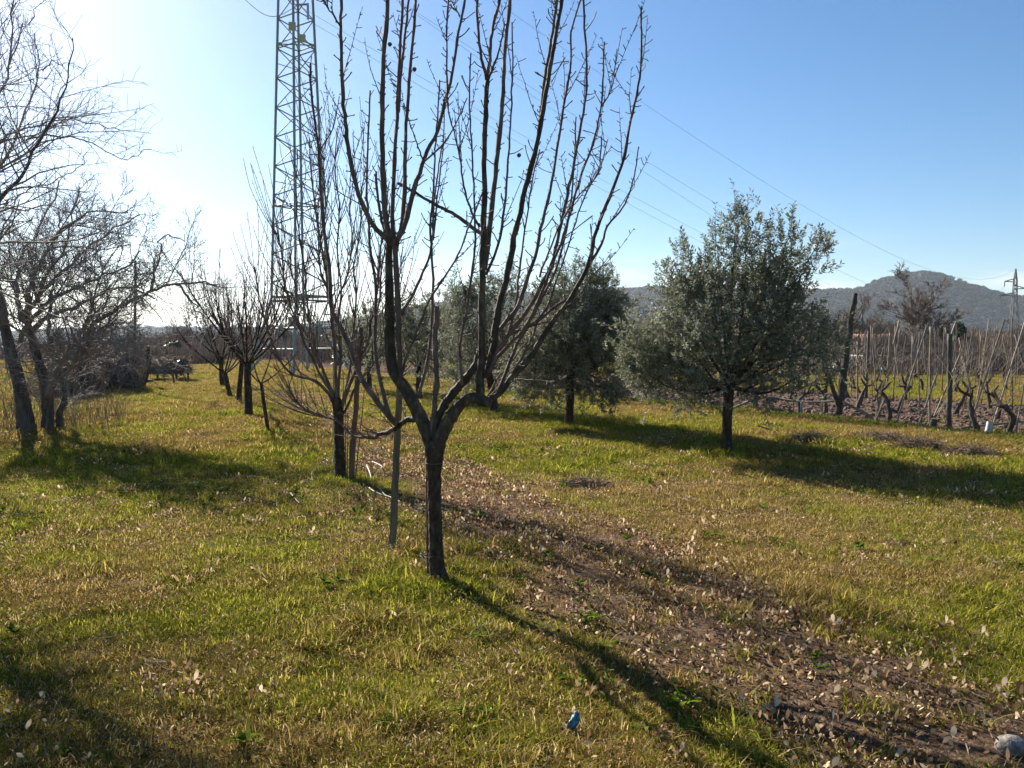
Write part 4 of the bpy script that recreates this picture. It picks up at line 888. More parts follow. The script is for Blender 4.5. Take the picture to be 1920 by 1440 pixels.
# ------------------------------------------------------------------ hills
def ridge(name, prof, Y, dep, seed, mat, amp):
    xs_ = np.array([(a - 960) / F * Y for a, b in prof]); hs = np.array([CAM_Z + (640 - b) / F * Y for a, b in prof])
    gx = np.linspace(xs_[0], xs_[-1], 260); gy = np.linspace(-1, 1, 60); X, T = np.meshgrid(gx, gy)
    sm_ = np.exp(-np.linspace(-2, 2, 9) ** 2); H1 = np.convolve(np.pad(np.interp(gx, xs_, hs), 4, 'edge'), sm_ / sm_.sum(), 'valid'); H = np.interp(X, gx, H1); k = np.where(T < 0, 1 - np.abs(T) ** 1.25, 1 - T ** 2 * 0.8) ; Yg = Y + T * dep
    Z = H * np.clip(k, 0, 1) * (1 - 0.3 * (1 - k) * fbm(X, Yg, dep * 0.6, seed, 2)) + (fbm(X, Yg, dep * 0.4, seed + 3, 2) - 0.5) * amp * np.clip(k, 0, 1) - 3 * (k < 0.02)
    ii = np.arange(X.size).reshape(X.shape); q = np.stack([ii[:-1, :-1], ii[:-1, 1:], ii[1:, 1:], ii[1:, :-1]], -1).reshape(-1, 4)
    V = np.stack([X.ravel(), Yg.ravel(), Z.ravel()], 1); o = obj(name, mk_mesh(name, V, q), mat); o['kind'] = 'structure'
    return X, Yg, Z, k
M['hill'] = noise_mat('hill_woodland_floor', [(0.02, 0.018, 0.014), (0.04, 0.034, 0.028), (0.03, 0.04, 0.02)], 0.012, 0.95, 0, detail=8)
prof = [(-900, 630), (0, 626), (300, 620), (430, 622), (560, 616), (700, 600), (800, 577), (900, 562), (1050, 550), (1180, 545), (1225, 543), (1300, 549), (1420, 551), (1530, 548), (1600, 551), (1640, 539), (1680, 521), (1712, 508), (1745, 513), (1790, 535), (1840, 549), (1920, 565), (2100, 590), (2700, 612)]
hX, hY, hZ, hk = ridge('wooded_hills', prof, 1500, 330, 201, M['hill'], 5)
ridge('pale_far_hills', [(-1500, 640), (-200, 632), (100, 630), (190, 616), (240, 609), (330, 608), (400, 618), (470, 628), (560, 630), (640, 618), (700, 622), (900, 636)], 5200, 900, 211, M['hill'], 20)
# woodland on the hills: rough crowns set on the slopes
def crown_blob(name, seed, mat, sq=0.8):
    r = np.random.default_rng(seed); n = 260; d = r.normal(0, 1, (n, 3)); d /= np.linalg.norm(d, axis=1, keepdims=True); p = d * (0.45 + 0.6 * r.random((n, 1)) ** 0.6) * np.array([1, 1, sq])
    a = r.normal(0, 1, (n, 3)); a /= np.linalg.norm(a, axis=1, keepdims=True); b = np.cross(a, d); s = 0.28
    V = np.stack([p + a * s, p - a * s * 0.6 + b * s, p - a * s * 0.6 - b * s], 1).reshape(-1, 3); T = np.arange(3 * n).reshape(-1, 3)
    me = mk_mesh(name, V, None, T, smooth=False, attrs={'rnd': np.repeat(np.clip(r.normal(seed % 10 / 9, 0.16, n), 0, 1), 3)}); me.materials.append(mat); return bpy.data.objects.new(name, me)
bv = [crown_blob('crown_%d' % i, 300 + s_, M['wood_far']) for i, s_ in enumerate((1, 3, 5, 6, 9))]
m_ = 36000; ri = RNG.integers(2, 46, m_); ci = RNG.integers(40, 259, m_); fr = RNG.random((m_, 2))
pxx = hX[ri, ci] + (fr[:, 0] - .5) * 28; pyy = hY[ri, ci] + (fr[:, 1] - 0.5) * 14; pz = hZ[ri, ci]
gr = fbm(pxx, pyy, 220, 221); vi = np.clip(((gr - 0.5) * 9 + 2.2 + RNG.normal(0, 0.7, m_)).astype(int), 0, 4)
scatter('hill_woodland', bv, np.stack([pxx, pyy, pz + 1], 1), RNG.random(m_) * TAU, RNG.gamma(4, 0.75, m_) + 1.5, vi)

# ------------------------------------------------------------------ bare brush, hedges and trees in the middle distance
def brush(name, label, regions, seed, mat, cat='thicket', wf=0.0011):
    """fans of thin upright stems; regions: (px0, px1, ytop px, Y0, Y1, n)"""
    r = np.random.default_rng(seed); VV = []; at = []; kind_off = 0
    for (x0, x1, yt, Y0, Y1, n) in regions:
        Yd = r.uniform(Y0, Y1, n); xp = r.uniform(x0, x1, n); X = (xp - 960) / F * Yd; H = (640 - yt) / F * Yd + CAM_Z
        prof = 0.45 + 0.65 * fbm(X, Yd * 0.3, (x1 - x0) / F * (Y0 + Y1) / 2 * 0.10 + 0.5, seed, 4)
        b = np.stack([X, Yd, np.zeros(n) - 0.05], 1); hh = H * prof * r.uniform(0.75, 1.15, n); st = r.uniform(0.0, 0.75, n) * hh * (r.random(n) < 0.8)
        b[:, 2] += st; az = r.random(n) * TAU; tl = r.uniform(0.0, 0.65, n); l_ = (hh - st) * r.uniform(0.4, 1, n) + 0.15
        tip = b + np.stack([np.cos(az) * tl * l_, np.sin(az) * tl * l_, l_ * (1 - tl * 0.3)], 1); wd = wf * Yd * r.uniform(0.5, 1.6, n)
        sd = np.stack([np.cos(az + 1.5), np.sin(az + 1.5) * 0.5, np.zeros(n)], 1) * wd[:, None]; sd2 = r.normal(0, 0.05, (n, 3)) * l_[:, None]
        mid = (b + tip) / 2 + sd2
        VV.append(np.stack([b - sd * .5, b + sd * .5, mid + sd * .35, mid - sd * .35, tip], 1)); at.append(np.repeat(np.clip(r.random(n), 0, 1), 5))
    V = np.concatenate(VV); n = len(V); o = (np.arange(n) * 5)[:, None]
    me = mk_mesh(name, V.reshape(-1, 3), o + np.array([0, 1, 2, 3]), o + np.array([3, 2, 4]), smooth=False, attrs={'rnd': np.concatenate(at)})
    ob = obj(name, me, mat); tag(ob, label, cat, kind='stuff'); return ob
brush('bare_thicket', 'grey-brown belt of bare scrub and brambles beyond the far end of the grass', [(-200, 660, 632, 70, 110, 26000), (240, 640, 612, 85, 120, 9000), (560, 1300, 612, 60, 95, 24000), (250, 420, 640, 55, 66, 5000)], 401, M['brush'])
brush('orchard_thicket', 'belt of bare fruit trees and brambles behind the vineyard on the right', [(1480, 2200, 620, 95, 140, 16000), (1540, 1680, 588, 80, 100, 5000), (1560, 2200, 640, 60, 90, 9000), (1530, 1700, 600, 50, 80, 9000), (1680, 2000, 622, 55, 85, 9000), (1500, 2100, 655, 38, 52, 9000), (1480, 2100, 610, 75, 100, 14000)], 402, M['brush'])
brush('reed_bed', 'ochre-brown dry reeds behind the vineyard near the far pylon', [(1790, 1900, 618, 88, 97, 5500), (1660, 1780, 628, 90, 100, 2500)], 403, M['reed'], 'reeds')

def bare_proto(seed, H, mat):
    global RNG; keep = RNG; RNG = np.random.default_rng(seed)
    tb = Tubes(); P = wander((0, 0, -0.1), (0, 0, 1), H * 0.85, 10, 0.03, 0.05); R = np.linspace(H * 0.022, H * 0.004, 10); tb.add(P, R, 7); trunk_me = tb.mesh('trunk', 0.05)
    t2 = Tubes(); branchlets(t2, P, R, 4, H * 0.042, 0.58, ang=(0.45, 1.0), wig=0.11, trop=0.05, rmin=H * 0.0019, n=6, start=0.25, lmin=H * 0.06, sidesA=4); cme = t2.mesh('crown')
    trunk_me.materials.append(mat); cme.materials.append(M['twig']); RNG = keep
    return trunk_me, cme
protos = [bare_proto(500 + i, 6, M['graybark']) for i in range(3)]
def bare_tree(i, x, ybase_Y, ytop, label, group=None, wide=1.0, name='bare_tree'):
    Yd = ybase_Y; p = px(x, 640, Yd); H = CAM_Z + (640 - ytop) / F * Yd; k = H / 6.0
    r = thing(name, label, 'tree', group, loc=(p.x, Yd, 0), rz=RNG.random() * TAU, sc=k); r.scale = (k * wide, k * wide, k)
    a, b = protos[i]; obj('trunk', a, None, r); obj('crown', b, None, r, stuff=True)
    return r
bare_tree(0, 1712, 42, 500, 'large bare walnut-like tree with round open crown in front of the hilltop', None, 1.15)
GB = 'bare trees beyond the field'
for (i, x, Yd, yt, lb, wd) in (
    (1, 325, 90, 596, 'slim bare tree beyond the brown bank, leftmost of the distant row', .8), (2, 352, 95, 590, 'bare tree beyond the brown bank in front of the pale far hill', .9),
    (0, 385, 88, 600, 'bare tree standing over the bank where the dry track ends', 1), (1, 425, 100, 585, 'bare tree behind the crown of the wide vase-shaped fruit tree', 1.1),
    (2, 530, 92, 590, 'bare tree behind the left foot of the lattice tower', 1), (0, 600, 90, 590, 'bare tree behind the right foot of the lattice tower', 1),
    (1, 655, 75, 560, 'bare tree between the lattice tower and the nearest trunk', 1), (2, 850, 70, 545, 'bare tree behind the olives, seen in the fork of the nearest tree', 1.1),
    (0, 985, 72, 560, 'bare tree behind the olives, right of the nearest tree limbs', 1), (2, 1200, 75, 590, 'bare tree seen between the two right-hand olive crowns', 1),
    (1, 1575, 60, 575, 'bare tree left of the slanting black post', 1.1), (2, 1612, 62, 545, 'bare reddish tree just right of the slanting black post', 1.2), (0, 1645, 75, 580, 'bare tree above the terracotta roof', 1.2),
    (1, 1835, 110, 598, 'bare tree above the ochre reeds', 1), (2, 1765, 100, 592, 'bare tree between the round-crowned tree and the small evergreen', 1.1), (0, 1900, 120, 600, 'bare tree at the foot of the far pylon', 1.2)):
    bare_tree(i, x, Yd, yt, lb, GB, wd)

def bush(name, label, x, Yd, ytop, wpx, mat, seed, n=2600, s=0.10, cat='bush', ground_y=None, thin=False):
    r = np.random.default_rng(seed); p = px(x, 640, Yd); H = CAM_Z + (640 - ytop) / F * Yd; W = wpx * Yd / F / 2
    o0 = thing(name, label, cat, loc=(p.x, Yd, gzf(p.x, Yd)))
    a = r.normal(0, 1, (n, 3)); a /= np.linalg.norm(a, axis=1, keepdims=True); a[:, 2] = np.abs(a[:, 2]); lump = 0.75 + 0.5 * fbm(a[:, 0] * 2 + 9, a[:, 2] * 2 + a[:, 1], 0.8, seed)
    q = a * np.array([W, W, H]) * (0.35 + 0.65 * r.random((n, 1)) ** 0.5) * lump[:, None]
    d = r.normal(0, 1, (n, 3)); d /= np.linalg.norm(d, axis=1, keepdims=True); e = np.cross(d, a); L = s * Yd / 25
    wv_ = 0.12 if thin else 0.5
    V = np.stack([q + d * L, q - d * L * 0.7 + e * L * wv_, q - d * L * 0.7 - e * L * wv_], 1).reshape(-1, 3)
    obj('leaves' if not thin else 'stems', mk_mesh(name, V, None, np.arange(3 * n).reshape(-1, 3), False, {'rnd': np.repeat(r.random(n), 3)}), mat, o0, stuff=True)
    tb = Tubes()
    for k in range(14): tb.add(wander((r.normal(0, W * .2), r.normal(0, W * .2), -0.05), (r.normal(0, .5), r.normal(0, .5), 1), H * 0.8, 6, 0.15, 0), np.linspace(0.02, 0.006, 6) * Yd / 30, 4)
    obj('twigs', tb.mesh('twigs'), M['graybark'], o0, stuff=True); return o0
bush('bramble_bush', 'dark round bramble mound left of the thin tall pole', 208, 27, 634, 120, M['brush'], 601, n=9000, s=0.13, thin=True)
bush('bramble_bush', 'low dark bramble tangle behind the big left trunks', 130, 24, 648, 130, M['brush'], 602, n=6000, s=0.13, thin=True)
bush('evergreen_shrub', 'small dark green conifer in front of the hill at the right', 1798, 75, 610, 34, M['evergreen'], 603, s=0.12)
bush('evergreen_shrub', 'dark evergreen bush right of the round-crowned bare tree', 1752, 80, 622, 60, M['evergreen'], 604, s=0.12)
bush('evergreen_shrub', 'rounded dark shrub behind the thatched heap on the left', 322, 62, 642, 50, M['evergreen'], 605, s=0.12)
bush('evergreen_shrub', 'dark shrub under the tower seen behind the second fruit tree', 655, 55, 628, 60, M['evergreen'], 606, s=0.12)
# dead weed stalks in front of the left trunks
r_ = np.random.default_rng(611); tb = Tubes()
for k in range(420):
    a = r_.uniform(-30, 235); Yd = r_.uniform(13.5, 18.5); p = px(a, 640, Yd); h = r_.gamma(3, 0.2) * (0.5 + fbm(np.array([a / 40.]), np.array([0.]), 1, 3)[0])
    tb.add(wander((p.x, Yd, gzf(p.x, Yd) - 0.02), (r_.normal(0, .2), r_.normal(0, .2), 1), h, 6, 0.12, -0.02), np.linspace(0.005, 0.002, 6), 3)
o = obj('dead_weed_stalks', tb.mesh('dead_weed_stalks'), M['twig']); tag(o, 'thin dead weed stalks round the trunks at the left edge', 'weeds', kind='stuff')

# ------------------------------------------------------------------ things on the left
P = np.array(px(252, 712, 27)); P[2] = 0
tb = Tubes(); top = np.array(px(254, 490, 27)); tb.add(np.linspace(P, top, 8) - P, np.linspace(0.05, 0.04, 8), 9); o = obj('thin_pole', tb.mesh('thin_pole', 0.04, True), M['post'], loc=P); tag(o, 'tall thin dark pole rising from the bramble mound on the left', 'pole')
P = np.array(ground_px(266, 724)); tb = Tubes(); tp = np.array(px(277, 648, 28.5)); tb.add(spline([P, (P + tp) / 2 + np.array([0.1, 0, 0]), tp], 10) - P, np.linspace(0.12, 0.07, 10), 9); o = obj('tree_stump', tb.mesh('tree_stump', 0.1, True), M['bark'], loc=P); tag(o, 'leaning dark dead trunk beside the thin tall pole', 'dead trunk')
# thatched heap: a low pitched roof of brushwood on posts
Yh = 34.0; a = px(280, 692, Yh); b = px(345, 692, Yh); z1 = px(300, 672, Yh).z; z0 = px(300, 695, Yh).z
hut = thing('brushwood_shelter', 'low brown brushwood shelter on short posts at the end of the dry track', 'shelter', loc=((a.x + b.x) / 2, Yh, 0))
W = (b.x - a.x) / 2
V = [(-W, -.7, z0), (W, -.7, z0), (W * .9, 0, z1), (-W * .9, 0, z1), (-W, .7, z0), (W, .7, z0), (-W, -.7, z0 - .12), (W, -.7, z0 - .12), (-W, .7, z0 - .12), (W, .7, z0 - .12)]
obj('roof', mk_mesh('roof', V, [(0, 1, 2, 3), (3, 2, 5, 4), (6, 7, 1, 0), (8, 4, 5, 9), (7, 9, 5, 1), (6, 0, 4, 8)], [(0, 3, 4), (1, 5, 2)], False), M['thatch'], hut)
for sx in (-1, 1):
    for sy in (-1, 1): bar('post', (sx * W * .9, sy * .6, -0.1), (sx * W * .9, sy * .6, z0), 0.05, M['post'], hut)
r_ = np.random.default_rng(655); tb = Tubes()
for k in range(900):
    sx = r_.uniform(-1.15, 1.15) * W; sy = r_.uniform(-1, 1); zc = z1 - abs(sy) * (z1 - z0) * 1.1 + r_.normal(0, .05); c = np.array([sx, sy * .75, zc]); v = unit(r_.normal(0, 1, 3) * np.array([1, .6, .35])) * r_.uniform(.12, .35)
    tb.add(np.array([c - v, c + r_.normal(0, .03, 3), c + v]), [.012, .012, .006], 3)
obj('brushwood', tb.mesh('brushwood'), M['straw'], hut, stuff=True)
# trestle with black plastic sheet
q0 = ground_px(330, 718); tr = thing('wooden_trestle', 'wooden post frame near the track end with a black sheet over it', 'trestle', loc=q0)
s_ = q0.y / F
for (x0, y0, x1, y1, r) in ((309, 716, 307, 690, 1.6), (326, 718, 323, 692, 1.8), (323, 693, 346, 688, 1.4), (352, 716, 340, 697, 1.2), (307, 695, 326, 697, 1.1)):
    A = px(x0, y0, q0.y); Bp = px(x1, y1, q0.y + 0.05); bar('rail' if abs(x1 - x0) > 12 else 'post', A - q0, Bp - q0, r * s_, M['post'], tr, 6)
bm = ball('black_sheet', 1.0, 5, 1.15, 0.12); 
for v in bm.vertices: v.co.x *= 0.21 * (1.0 if v.co.z > -0.2 else 0.8 + 0.3 * v.co.z); v.co.y *= 0.2; v.co.z *= 0.27
o = obj('black_sheet', bm, M['blackplastic'], loc=px(340, 690, q0.y - 0.1)); tag(o, 'bulging black plastic sheet hung on the trestle at the track end', 'plastic sheet')
tb = Tubes(); P = spline([px(333, 680, q0.y) - q0, px(341, 686, q0.y - .2) - q0, px(346, 700, q0.y - .1) - q0], 8); tb.add(P, np.full(8, .012), 5)
for i, (x, y, lb) in enumerate(((263, 715, 'white scrap caught in the bush foot beside the leaning trunk'), (256, 722, 'white scrap on the grass left of the leaning trunk'), (231, 728, 'white scrap under the bramble mound'), (403, 711, 'small white scrap lying on the far grass before the fruit row'), (196, 713, 'pale scrap in the bramble mound'))):
    p = ground_px(x, max(y, 712)); o = obj('white_scrap', ball('white_scrap', 0.05, i, 0.7, 0.4), M['white'], loc=(p.x, p.y, p.z + 0.05)); tag(o, lb, 'scrap', 'white scraps on the left')
p = ground_px(277, 716); o = obj('wood_bundle', ball('wood_bundle', 0.16, 8, 0.6, 0.25), M['bark'], loc=(p.x, p.y, p.z + 0.06)); tag(o, 'small dark bundle on the grass right of the leaning trunk', 'bundle')
for (x0, y0, x1, y1, lb) in ((266, 727, 281, 672, 'pale thin cane leaning on the dark dead trunk'), (298, 722, 290, 717, 'short pale stick lying near the trestle')):
    A = ground_px(x0, y0); Bp = px(x1, y1, A.y - 0.05); o = bar('pale_cane', A, Bp, 0.018, M['cane'], None, 6); tag(o, lb, 'cane')

# ------------------------------------------------------------------ vineyard
def vine_proto(seed, H=0.75, thick=0.035, canes=5):
    global RNG; keep = RNG; RNG = np.random.default_rng(seed)
    t = Tubes(); P = wander((0, 0, -0.06), (RNG.normal(0, .3), RNG.normal(0, .3), 1), H, 9, 0.22, 0.05); t.add(P, np.linspace(thick * 1.2, thick, 9) * (1 + RNG.normal(0, .15, 9)), 8)
    heads = [P[-1]]
    for k in range(RNG.integers(2, 4)):
        a = RNG.random() * TAU; q = wander(P[-1] * .96, (math.cos(a), math.sin(a), 0.5), RNG.uniform(.15, .35), 6, 0.25, 0.1); t.add(q, np.linspace(thick * .8, thick * .5, 6), 7); heads.append(q[-1])
    tm = t.mesh('trunk', 0.15, True); tm.materials.append(M['vine']); c = Tubes()
    for k in range(canes):
        h = heads[RNG.integers(len(heads))]; a = RNG.random() * TAU; q = wander(h, (math.cos(a) * .7, math.sin(a) * .7, 1), RNG.uniform(.5, 1.2), 9, 0.09, 0.0); c.add(q, np.linspace(0.006, 0.0035, 9), 4); spurs(c, q, np.full(9, .005), .1, .03)
    cm = c.mesh('canes'); cm.materials.append(M['cane']); RNG = keep; return tm, cm
VP = [vine_proto(700 + i) for i in range(5)]
def vine(x, y, label, i=None, rz=0, sc=1, group='old vines in the vineyard'):
    r = thing('grape_vine', label, 'vine', group, loc=(x, y, gzf(x, y)), rz=rz, sc=sc); a, b = VP[RNG.integers(5) if i is None else i]
    obj('trunk', a, None, r); obj('canes', b, None, r, stuff=True); return r
def rowpt(n, s): p = VO + VU * s + VN * n; return float(p[0]), float(p[1])
# first row, each piece where it stands
def cane(bx, by, tx, ty, r, label, mat='cane', name='bamboo_cane', dY=0.0, top_r=None, cat='cane', group=None):
    b = ground_px(bx, by); return stake(name, label, bx, by, tx, ty, b.y, r * 0.75, M[mat], group=group, dY=dY, top_r=top_r, cat=cat)
post = stake('leaning_post', 'thick black post leaning right beside the largest olive tree', 1571, 783, 1603, 550, 17.1, 7.0, M['vine'], top_r=4.6, cat='post')
tb = Tubes()
for (pts, r) in (([(1596, 610), (1608, 600), (1620, 575)], 1.5), ([(1580, 700), (1560, 660), (1556, 640)], 4), ([(1575, 770), (1552, 700), (1551, 680)], 5), ([(1590, 650), (1600, 640), (1622, 615)], 1.2)):
    P = spline([px(a, b_, 17.1) - post.location for a, b_ in pts], 8); tb.add(P, np.linspace(r, r * .6, 8) * 17.1 / F, 6)
obj('side_shoots', tb.mesh('side_shoots', .05), M['vine'], post, stuff=True)
stake('vineyard_post', 'straight dark wooden post nearest the grass at the right', 1780, 806, 1781, 626, 14.7, 5.0, M['post'], cat='post', group='vineyard posts')
for (bx, by, tx, ty, r, lb) in (
    (1679, 793, 1738, 610, 2.2, 'pale cane slanting up right, left of the straight dark post'), (1719, 795, 1793, 602, 2.2, 'long pale cane slanting up right across the straight dark post'),
    (1749, 780, 1800, 664, 2.0, 'thin forked cane rising from the dark vine guard'), (1813, 807, 1884, 598, 2.4, 'long cane slanting right just left of the bright metal vine guard'),
    (1902, 818, 1925, 690, 2.0, 'cane at the right edge of the picture near its foot'), (1860, 790, 1922, 602, 2.4, 'long cane slanting right into the right edge of the picture'),
    (1640, 787, 1686, 600, 2.2, 'slim cane slanting up right behind the gnarled vine'), (1663, 720, 1669, 624, 2.4, 'short upright pale cane left of the round-crowned tree'),
    (1636, 792, 1662, 740, 2.0, 'short pale cane leaning at the foot of the first vines'), (1743, 790, 1745, 612, 2.6, 'upright cane just left of the straight dark post'),
    (1607, 768, 1608, 640, 2.2, 'upright cane right of the leaning black post')):
    cane(bx, by, tx, ty, r, lb, group='canes of the first vineyard row')
vg = ground_px(1852, 818)
for (x, y, h, mt, lb) in ((1852, 818, 24, 'metal', 'bright metal tube guarding a young vine at the edge of the grass'), (1748, 802, 18, 'post', 'dull grey tube guarding a young vine left of the straight dark post')):
    p = ground_px(x, y); s_ = p.y / F; vt = thing('vine_guard', lb, 'plant guard', loc=p); vt.rotation_euler = (0, 0.18, 0)
    tb = Tubes(); k = 6.5 * s_; H = h * s_; tb.add(np.array([[0, 0, -0.03], [0, 0, H]]), [k, k * .95], 14); tb.add(np.array([[0, 0, H], [0, 0, -0.03]]), [k * .88, k * .9], 14); obj('tube', tb.mesh('tube'), M[mt], vt)
    tb = Tubes(); tb.add(wander((0, 0, 0), (0.1, 0, 1), 1.0, 10, 0.08, 0), np.linspace(0.012, 0.006, 10), 6); tb.add(wander((0.03, 0, 0.3), (0.5, 0, 1), 1.1, 10, 0.06, 0), np.linspace(0.009, 0.004, 10), 5); obj('stem', tb.mesh('stem'), M['cane'], vt)
for (x, y, i, sc, lb) in ((1664, 794, 0, 1.0, 'thick gnarled vine stump in the first row right of the leaning black post'), (1600, 775, 1, 1.0, 'gnarled vine with side arms close to the leaning black post'), (1545, 772, 2, .9, 'gnarled vine just left of the leaning black post'), (1835, 812, 3, 1.05, 'twisted vine behind the bright metal vine guard'), (1890, 818, 4, 1, 'twisted vine near the right edge of the picture'), (1420, 770, 2, 1.1, 'stout dark vine stump right of the largest olive trunk'), (1500, 770, 4, .9, 'small vine left of the leaning black post near the pale rail')):
    p = ground_px(x, y); vine(p.x, p.y, lb, i, RNG.random() * TAU, sc, 'vines of the first row')
# pale rails along the first row
def rod(name, pts, Yd, r, mat, label, cat='rail', group=None):
    P = spline([np.array(px(a, b_, yy)) for (a, b_), yy in zip(pts, Yd)], 16); tb = Tubes(); tb.add(P - P[0], np.full(16, r), 7); o = obj(name, tb.mesh(name, .03, True), M[mat], loc=P[0]); tag(o, label, cat, group); return o
rod('pale_rail', [(1370, 766), (1430, 745), (1500, 753), (1572, 752)], [19.2, 18.6, 17.9, 17.1], 0.022, 'cane', 'pale horizontal rail ending at the foot of the leaning black post')
rod('brace_pole', [(1580, 753), (1636, 783)], [17.0, 16.4], 0.028, 'cane', 'pole sloping from the leaning black post down to the soil')
rod('ground_pipe', [(1788, 803), (1850, 797), (1925, 790)], [14.6, 14.4, 14.2], 0.022, 'cane', 'pale pipe lying along the soil edge at the right')
for (a, y0, y1, r) in ((1488, 782, 754, 1.6), (1503, 786, 754, 2.2), (1541, 778, 754, 1.3)):
    stake('short_rail_post', 'short upright holding the pale rail, %s' % {1488: 'leftmost of three', 1503: 'the bluish middle one of three', 1541: 'nearest the leaning black post'}[a], a, y0, a, y1, 17.6 if a < 1530 else 17.2, r, M['steel' if a == 1503 else 'cane'], cat='post', group='uprights of the pale rail')
# ordinary rows behind
cm_ = {}
def cane_mesh(h, r, mat, seed):
    k = (round(h, 1), r, mat, seed)
    if k not in cm_:
        tb = Tubes(); P = wander((0, 0, -0.1), (RNG.normal(0, .03), RNG.normal(0, .03), 1), h, 7, 0.015, 0); tb.add(P, np.linspace(r, r * .7, 7), 6); me = tb.mesh('cane', .05, True); me.materials.append(M[mat]); cm_[k] = me
    return cm_[k]
cnt = 0
ordn = ['first', 'second', 'third', 'fourth', 'fifth', 'sixth', 'seventh', 'eighth']
far = Tubes()
for ri_, (n_, s0, s1, stp) in enumerate(((0.0, -6, 26, 1.35), (2.7, -9, 30, 1.1), (5.4, -12, 34, 1.1), (9.5, -14, 34, 1.3), (13.0, -16, 40, 1.5), (17, -18, 44, 1.8), (22, -20, 50, 2.0), (27, -20, 56, 2.2))):
    s = s0
    while s < s1:
        x, y = rowpt(n_ + RNG.normal(0, .08), s); u = 960 + x / y * F if y > 3 else 9999
        if 1160 < u < 2000 and not (ri_ == 0 and u > 1540):
            z = gzf(x, y)
            if ri_ < 6 and cnt < 290:
                zone_ = 'behind the largest olive' if u < 1480 else 'left of the leaning black post' if u < 1570 else 'just right of the leaning black post' if u < 1650 else 'in front of the round-crowned tree' if u < 1740 else 'around the straight dark post' if u < 1830 else 'towards the right edge'
                if RNG.random() < 0.17:
                    o = bpy.data.objects.new('vineyard_post', cane_mesh(2.0, 0.045, 'post', RNG.integers(3))); tag(o, 'weathered wooden post in the %s row, %s' % (ordn[ri_], zone_), 'post', 'vineyard posts')
                else:
                    hh_ = RNG.choice([1.6, 1.9, 2.1, 2.3]); pl = RNG.random() < .45
                    o = bpy.data.objects.new('bamboo_cane', cane_mesh(hh_, 0.009 + 0.0004 * round(y), 'cane' if pl else 'twig', RNG.integers(4))); tag(o, '%s %s cane in the %s row, %s' % ({1.6: 'short', 1.9: 'middling', 2.1: 'tall', 2.3: 'very tall'}[float(hh_)], 'pale' if pl else 'brown', ordn[ri_], zone_), 'cane', 'upright vineyard canes')
                COL.objects.link(o); o.location = (x, y, z); o.rotation_euler = (RNG.normal(0, .03), RNG.normal(0, .06) + (0.25 if RNG.random() < .12 else 0), RNG.random() * TAU); cnt += 1
            else: far.add(wander((x, y, -0.05), (RNG.normal(0, .05), 0, 1), RNG.uniform(1.5, 2.2), 4, 0.02, 0), np.full(4, 0.03), 4)
            if RNG.random() < (0.75 if ri_ < 5 else 0) and 0 < ri_ and cnt < 290:
                vx, vy = x + VU[0] * stp / 2, y + VU[1] * stp / 2; vi_ = int(RNG.integers(5)); vine(vx, vy, '%s old vine in the %s row, %s' % (('gnarled', 'forked', 'twisted', 'crooked', 'stubby')[vi_], ordn[ri_], zone_), vi_, RNG.random() * TAU, RNG.uniform(.85, 1.15), 'old vines')
        s += stp * RNG.uniform(.75, 1.25)
    for z, lb in ((0.75, 'low'), (1.35, 'high')):
        if ri_ < 5:
            A = np.array([*rowpt(n_, s0), z]); Bp = np.array([*rowpt(n_, s1), z]); P = np.linspace(A, Bp, 12); P[1:-1, 2] += RNG.normal(0, .015, 10)
            tb = Tubes(); tb.add(P - A, np.full(12, 0.0022 + 0.0006 * ri_), 4); o = obj('trellis_wire', tb.mesh('trellis_wire'), M['post'], loc=A); tag(o, '%s wire strung along the %s vineyard row' % (lb, ordn[ri_]), 'wire', 'trellis wires')
tg_ = Tubes()
for k in range(1500):
    n_ = (0.1, 2.7, 5.4, 9.5, 13.0, 17.0)[RNG.integers(6)]; x, y = rowpt(n_ + RNG.normal(0, .15), RNG.uniform(-14, 40)); u = 960 + x / y * F
    if y > 5 and 1170 < u < 2000 and not (n_ < 1 and u < 1420):
        a = RNG.random() * TAU; q = wander((x, y, gzf(x, y) + RNG.uniform(.5, 1.1)), (math.cos(a) * RNG.uniform(.1, 1), math.sin(a) * RNG.uniform(.1, 1), RNG.uniform(.2, 1.2)), RNG.uniform(.5, 1.4), 7, 0.14, -0.02); tg_.add(q, np.linspace(.0035, .002, 7) * (y / 14), 3)
o = obj('vine_shoots', tg_.mesh('vine_shoots'), M['twig']); tag(o, 'tangle of thin bare vine shoots along the vineyard rows', 'vine shoots', kind='stuff')
for k in range(420):
    n_ = (5.4, 9.5, 13.0, 17.0, 22, 27)[RNG.integers(6)]; x, y = rowpt(n_ + RNG.normal(0, .3), RNG.uniform(-20, 56))
    if y > 14 and 1170 < 960 + x / y * F < 2000: far.add(wander((x, y, -0.05), (RNG.normal(0, .1), 0, 1), RNG.uniform(1.2, 2.3), 4, 0.02, 0), np.full(4, 0.0006 * y), 4)
o = obj('far_vine_stakes', far.mesh('far_vine_stakes'), M['twig']); tag(o, 'far rows of stakes at the back of the vineyard', 'stakes', kind='stuff')
